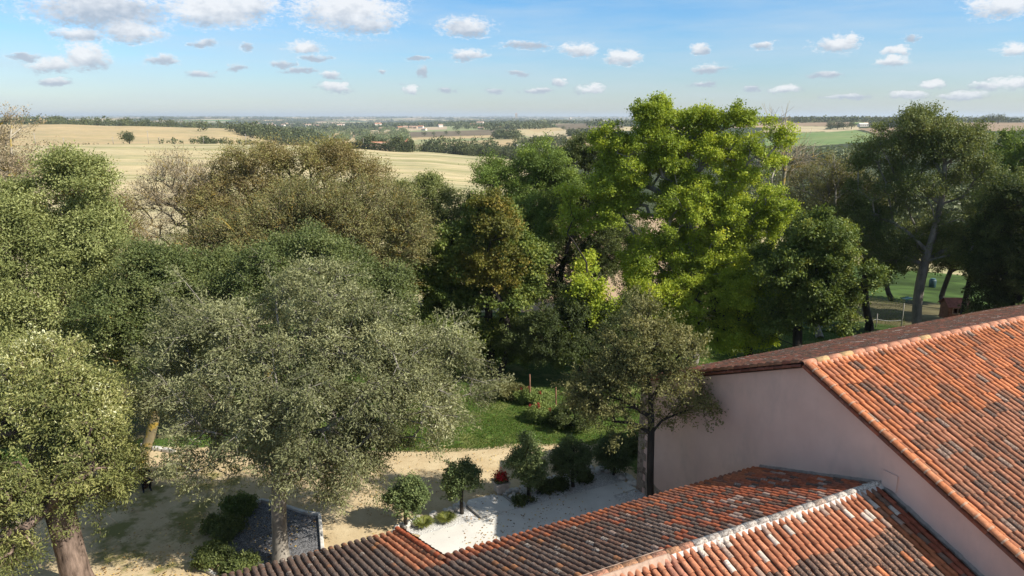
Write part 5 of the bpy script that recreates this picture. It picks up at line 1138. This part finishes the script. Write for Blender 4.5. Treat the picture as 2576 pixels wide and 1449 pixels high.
wood('crest_wood', 'scattered trees on the crest at the right edge', c3, [(2100,140),(2600,125),(2600,132),(2100,150)], 60, 13, 110, .14, 14, rr=(900,4000))
wood('valley_wood', 'olive green wood filling the valley below the bright green field', c3, [(480,345),(1480,318),(1800,330),(2900,240),(2900,420),(1500,470),(480,480)], 900, 9, 230, .11, 15, mat='woodp', rr=(150,560), rmin=120, hw=.6)
wood('valley_wood', 'dark nearer edge of the valley wood behind the maple', c7, [(1780,380),(2700,360),(2700,520),(1850,520)], 330, 9, 230, .11, 16, rr=(170,560), rmin=120, hw=.6)
wood('valley_wood', 'nearest trees on the slope dropping behind the right garden', lambda x, y: (x, y), [(735,163),(1160,163),(1160,238),(735,238)], 620, 7.5, 420, .085, 17, mat='wood', rr=(120,420), rmin=100, hw=.6)
# far patchwork woods and hedges
def far_country():
    rs = np.random.RandomState(3); n = 24000; a = rs.uniform(R(-40), R(40), n); r = np.exp(rs.uniform(math.log(1500), math.log(19000), n)); X, Y = r*np.sin(a), r*np.cos(a)
    w = (pnoise(X/500, Y/420, 21) > .66) | ((pnoise(X/160, Y/150, 31) > .84)) | (np.abs(pnoise(X/420, Y/380, 33)-.5) < .02); X, Y, r = X[w], Y[w], r[w]
    hgt = (9+5*rs.rand(len(X)))*(1+r/16000); P = np.stack([X, Y, terr(X, Y)-.5], 1); V, Fq, c = blob_cloud(P, hgt, 26, .3, 40, 1.0); o = link('distant_woods', npmesh('distant_woods', V, Fq, False, {'c': c}), LM['wood']); tag(o, 'far-off woods and hedges scattered over the hazy plain', 'woodland', kind='stuff')
far_country()
# single trees that can be told apart
def lone(label, u, r, H, wpx=None, nf=1600, seed=1, mat='wood', hw=.45, group=None, name='field_tree', z=None):
    p = np.array(at(u, r)); rs = np.random.RandomState(seed); root = empty(name, tuple(p)); cz = H*.56
    V, Fq, c = blob_cloud(np.zeros((5, 3))+np.concatenate([rs.normal(size=(5, 2))*H*hw*.45, rs.rand(5, 1)*H*.12+H*.10], 1), np.full(5, H*.66), nf//5, .09, seed, hw); link('crown', npmesh('crown', V, Fq, False, {'c': c}), LM[mat], root)
    MB().tube([(0, 0, -.3), (.1, 0, H*.3), (0, .1, H*.6)], [H*.035, H*.025, H*.012], 7).build('trunk', BARK_DARK, root, True); tag(root, label, 'tree', group)
lone('solitary dark green bush tree on the lane beyond the left stubble field', 130, 512, 9.5, seed=41, hw=.5)
x0 = [c3(1112, 205), c3(1168, 205), c3(1214, 205), c3(1272, 203)]
for i, (q, l, h) in enumerate(zip(x0, ['largest, leftmost', 'second from left, forked', 'slim third', 'rightmost, near the white shed'], [15, 14, 12, 13])):
    x, y, r, ok = hit(q[0], q[1]+.8, 300); lone('tree in the row of four above the bright green field, '+l, q[0], float(r[0]), h, seed=42+i, hw=.48, group='row of four trees above the green field', nf=900)
for i, (x, y, h, l) in enumerate([(1012,250,9,'round tree on the dark ploughed field, leftmost'),(1090,248,8,'pale bushy tree on the dark ploughed field, second from left'),(1200,240,8,'forked dark tree on the ploughed field, third from left'),(1302,240,9,'round tree beside the red roofed house on the ploughland'),
      (1838,262,9,'round tree right of the red roofed house'),(2190,198,8,'small pair of trees where the pale field meets the ploughland')]):
    q = c7(x, y); a_, b_, r, ok = hit(q[0], q[1], 600); lone(l, q[0], float(min(r[0], 2500)), h*min(r[0], 2500)/1100, seed=60+i, nf=500)
for i, (x, l) in enumerate([(2332, 'left one of two round trees on the far right crest'), (2375, 'right one of two round trees on the far right crest')]): lone(l, c3(x, 0)[0], 1450, 20, seed=70+i, nf=500)
# houses
RTILE = simple('far_roof_tile', (.42, .19, .11), .85, .2, .3); RPALE = simple('far_roof_pale', (.48, .32, .24), .85, .2, .3); WWALL = simple('far_white_wall', (.66, .62, .56), .9, .08, .3); TWALL = simple('far_tan_wall', (.48, .36, .25), .9, .12, .3); GLS = simple('far_window', (.04, .045, .05), .3, .1, 1, .5)
def house(label, x, y, r, w, d, h, rz, wall=WWALL, roof=RTILE, name='house', rise=.32, group=None, z=None):
    zz = float(terr(x, y)) if z is None else z; root = empty(name, (x, y, zz), rz); tag(root, label, 'house', group); hw, hd = w/2, d/2; rh = d*rise/1.0*.5+.6
    mb = MB(); v = [(-hw, -hd, -1), (hw, -hd, -1), (hw, hd, -1), (-hw, hd, -1), (-hw, -hd, h), (hw, -hd, h), (hw, hd, h), (-hw, hd, h), (-hw, 0, h+rh-.1), (hw, 0, h+rh-.1)]
    mb.add(v, [(0, 1, 5, 4), (2, 3, 7, 6), (1, 2, 6, 9, 5), (3, 0, 4, 8, 7)]); mb.build('wall', wall, root); mb = MB(); e = .4
    for s in (-1, 1):
        a = [(-hw-e, 0, h+rh), (hw+e, 0, h+rh), (hw+e, s*(hd+e), h-.1), (-hw-e, s*(hd+e), h-.1)]; c = [(p, q, t+.2) for p, q, t in a]; f = [(0, 1, 2, 3), (7, 6, 5, 4), (0, 4, 5, 1), (1, 5, 6, 2), (2, 6, 7, 3), (3, 7, 4, 0)]; mb.add(a+c, f if s > 0 else [k[::-1] for k in f])
    rf = mb.build('roof', roof, root); MB().box((hw*.4, hd*.3, h+rh+.1), (.7, .7, 1.6)).build('chimney', wall, rf)
    n = max(2, int(w/3.5))
    for k in range(n):
        xx = -hw+w*(k+.5)/n; MB().box((xx, -hd-.02, h*.55), (1.0, .1, 1.3)).build('window', GLS, root)
def hs(label, q, w, d, h, rz, rmin=300, **k):
    x, y, r, ok = hit(q[0], q[1], rmin); house(label, float(x[0]), float(y[0]), float(r[0]), w, d, h, rz, **k)
p = at(378, 545); house('farmhouse long low wing with clay roof behind the clipped hedge', p[0], p[1], 545, 24, 9, 3.4, .1, TWALL, RPALE)
p = at(383, 562); house('farmhouse taller rear wing with bright orange roof', p[0], p[1], 562, 17, 7, 5.4, .1, TWALL, RTILE)
p = at(349, 556); house('small orange roofed outbuilding at the left of the farmstead', p[0], p[1], 556, 8, 6, 4.0, .1, TWALL, RTILE)
p = at(408, 530); root = empty('farm_tower', p, .3); tag(root, 'tan square tower with conical tiled cap between the farm conifers', 'tower'); MB().box((0, 0, 3.2), (4.2, 4.2, 8)).build('wall', TWALL, root); MB().add([(-2.5, -2.5, 7.2), (2.5, -2.5, 7.2), (2.5, 2.5, 7.2), (-2.5, 2.5, 7.2), (0, 0, 9.4)], [(0, 1, 4), (1, 2, 4), (2, 3, 4), (3, 0, 4), (3, 2, 1, 0)]).build('roof', RTILE, root); MB().box((0, -2.12, 4.5), (1, .1, 1.4)).build('window', GLS, root)
def hedge_wall(label, pts, H, wd, seed):
    rs = np.random.RandomState(seed); Vs = []; 
    P = [np.array(at(u, r)) for u, r in pts]; pos = []; nr = []; 
    for a, b in zip(P[:-1], P[1:]):
        L = np.linalg.norm((b-a)[:2]); n = int(L*90); t = rs.rand(n)[:, None]; d = (b-a)/L; s = np.array([-d[1], d[0], 0]); face = rs.randint(0, 3, n); off = np.where(face == 0, -wd/2, np.where(face == 1, wd/2, rs.uniform(-wd/2, wd/2, n))); z = np.where(face == 2, H, rs.uniform(-.3, H, n))
        q = a*(1-t)+b*t+s*off[:, None]; q[:, 2] += z; pos.append(q); nn = np.where((face == 2)[:, None], np.array([[0, 0, 1.]]), s*np.where(face == 0, -1, 1)[:, None]); nr.append(nn)
    Q = np.concatenate(pos)+rs.normal(size=(sum(len(k) for k in pos), 3))*.12; Nn = unit(np.concatenate(nr)+rs.normal(size=Q.shape)*.4); V, Fq = leaves(rs, Q, rs.normal(size=Q.shape), Nn, .5+.4*rs.rand(len(Q)), .5); o = link('clipped_hedge', npmesh('clipped_hedge', V, Fq, False, {'c': .1+.4*rs.rand(len(Q))}), LM['wood']); tag(o, label, 'hedge')
hedge_wall('tall dark clipped hedge running down the left side of the farmstead', [(346.5,560),(353,535),(372,505)], 4.6, 3, 1); hedge_wall('dark clipped hedge along the front of the farmstead', [(372,505),(392,498),(411,500)], 4.4, 3, 2); hedge_wall('dark clipped hedge at the right end of the farmstead', [(404,515),(411,500)], 5, 3, 3)
for i, (u, r, H, w_, l) in enumerate([(366,575,14,.3,'conifer behind the farmhouse, left'),(372,578,15,.34,'broad conifer behind the farmhouse, centre left'),(384,580,13,.3,'conifer behind the farmhouse, centre right'),(396,503,13,.3,'tallest dark conifer in front of the farmhouse'),(391,505,9,.4,'lower rounded tree beside the tallest farm conifer'),(410,502,11,.26,'slim conifer at the right end of the farm hedge'),(359,570,10,.4,'rounded tree behind the small farm outbuilding'),(400,560,11,.4,'rounded tree behind the farm tower')]): lone(l, u, r, H, seed=90+i, hw=w_, nf=1500, name='farm_tree')
vil = [(620,162,14,9,6,'large white house, farthest left of the village',WWALL),(1485,152,15,9,6,'big white villa at the top of the village hill',WWALL),(1147,166,9,7,4.5,'white house with pale gable in mid village',WWALL),(980,175,12,7,3.5,'long low white bungalow in the village',WWALL),(935,178,8,7,3.5,'small house left of the long bungalow',TWALL),(850,177,10,7,3.5,'tan roofed house at the left of the village street',TWALL),(805,180,9,7,3.5,'low tan house at the left end of the village',TWALL),(900,176,8,6,3.5,'small tan house between two others on the village street',TWALL),
   (1490,185,12,7,3.5,'grey roofed barn below the big villa',TWALL),(1420,157,9,7,4,'house left of the big white villa',TWALL),(1185,155,8,6,4,'white house above mid village',WWALL),(2155,136,12,8,4,'white farm on the dark ploughed skyline',WWALL),(2195,130,10,8,4,'tan farm beside the white one on the ploughed skyline',TWALL),(2290,129,16,8,4,'long low farm on the skyline by the maple',TWALL),(1010,196,10,7,3.5,'pale shed at the foot of the village',WWALL),(1655,182,10,7,3.5,'tan house at the right of the village wood',TWALL),(650,190,9,7,3.5,'small tan house in the wood below the large white one',TWALL)]
for i, (x, y, w, d, h, l, m) in enumerate(vil):
    q = c7(x, y); a_, b_, r, ok = hit(q[0], q[1]+.9, 900); k = min(float(r[0]), 3200)/1500; k = max(.9, min(k, 1.8)); house(l, float(a_[0]), float(b_[0]), 0, w*k, d*k, h*k, random.Random(i).uniform(-.5, .5), m, RPALE if i % 3 else RTILE)
hs('farmhouse with bright red roof alone on the tan plain', c7(1718, 238), 16, 8, 4, .1, 600, wall=TWALL, roof=simple('bright_red_roof', (.5, .12, .07))); hs('white shed among trees right of the farmstead', c7(765, 265), 11, 7, 3, .2, 600, roof=RPALE); hs('pale barn below the farm trees', c7(800, 272), 10, 7, 3.5, -.2, 600, roof=RPALE)
hs('long white shed on the hill right of the four trees', c3(1360, 190), 14, 7, 3.5, .1, 600, roof=WWALL); hs('white roofed shed at the end of the tree belt', c7(1820, 358), 9, 6, 2.6, .2, 300, roof=WWALL)
rs_ = random.Random(8); tw = []
for i in range(34):
    a_ = rs_.uniform(250, 345); v_ = rs_.uniform(124.6, 127.5); x, y, r, ok = hit(a_, v_, 1300)
    house('tiny pale house of the far hazy town', float(x[0]), float(y[0]), 0, rs_.uniform(14, 26), 12, rs_.uniform(6, 9), rs_.uniform(-.6, .6), WWALL if i % 2 else TWALL, RPALE, 'town_house', group='houses of the far hazy town')
# skyline structures
p = at(c7(1788, 0)[0], 9000); root = empty('church_tower', p); tag(root, 'faint square tower on the hazy skyline, centre', 'tower'); MB().box((0, 0, 30), (30, 30, 60)).build('wall', TWALL, root); MB().add([(-17, -17, 60), (17, -17, 60), (17, 17, 60), (-17, 17, 60), (0, 0, 75)], [(0, 1, 4), (1, 2, 4), (2, 3, 4), (3, 0, 4)]).build('roof', RPALE, root)
p = at(c7(2242, 0)[0], 3300); root = empty('water_tower', p); tag(root, 'pale slim water tower on the skyline left of the maple', 'tower'); MB().tube([(0, 0, 0), (0, 0, 22)], [2.4, 2.0], 12).build('shaft', WWALL, root); MB().tube([(0, 0, 20), (0, 0, 24), (0, 0, 29), (0, 0, 30)], [2.2, 5.5, 5.5, 1], 14).build('tank', WWALL, root)
# utility poles
PM = simple('pole_wood', (.34, .31, .28), .9, .15, 1)
pl = [(270,185,260,528),(485,240,266,528),(858,250,280,520),(1125,205,290,512),(1205,265,292,540),(1540,270,308,530),(1860,245,318,520),(2390,290,325,560),(2490,250,322,520)]
pl = [(c1(x, 0)[0], r, 705*0+max(4.5, (y1-y0)/1.917/3.9375*r/F)) for x, y0, y1, r in pl]+[(c7(213, 0)[0], 505, 8.5), (c7(100, 0)[0], 540, 5), (c7(325, 0)[0], 530, 6), (c7(395, 0)[0], 520, 8.5), (c7(497, 0)[0], 515, 8)]
ords = ['first', 'second', 'third', 'fourth', 'fifth', 'sixth', 'seventh', 'eighth', 'ninth', 'tenth', 'eleventh', 'twelfth', 'thirteenth', 'fourteenth']; pl.sort()
for i, (u, r, h) in enumerate(pl):
    root = empty('utility_pole', at(u, r), .3); MB().tube([(0, 0, -.3), (0, 0, h)], [.17, .11], 8).build('pole', PM, root, True)
    MB().box((0, 0, h-.35), (1.3, .12, .12)).build('crossarm', PM, root); tag(root, 'thin pale utility pole by the lane beyond the stubble, %s from the left' % ords[i], 'utility pole', 'utility poles along the lane')
# haze
def haze():
    mb = MB(); mb.box((0, 15000, 16), (44000, 31400+14, 150)); me = bpy.data.meshes.new('haze'); me.from_pydata(mb.v, [], mb.f); me.update()
    m = bpy.data.materials.new('haze'); m.use_nodes = True; nt = m.node_tree; nt.nodes.clear(); o_ = nt.nodes.new('ShaderNodeOutputMaterial'); p_ = nt.nodes.new('ShaderNodeVolumePrincipled'); p_.inputs['Color'].default_value = (.80, .90, 1, 1); p_.inputs['Density'].default_value = 8.5e-5; p_.inputs['Anisotropy'].default_value = .1; nt.links.new(p_.outputs[0], o_.inputs['Volume'])
    o = link('haze', me, m); tag(o, kind='stuff'); o['label'] = 'thin blue haze over the far plain'
haze()
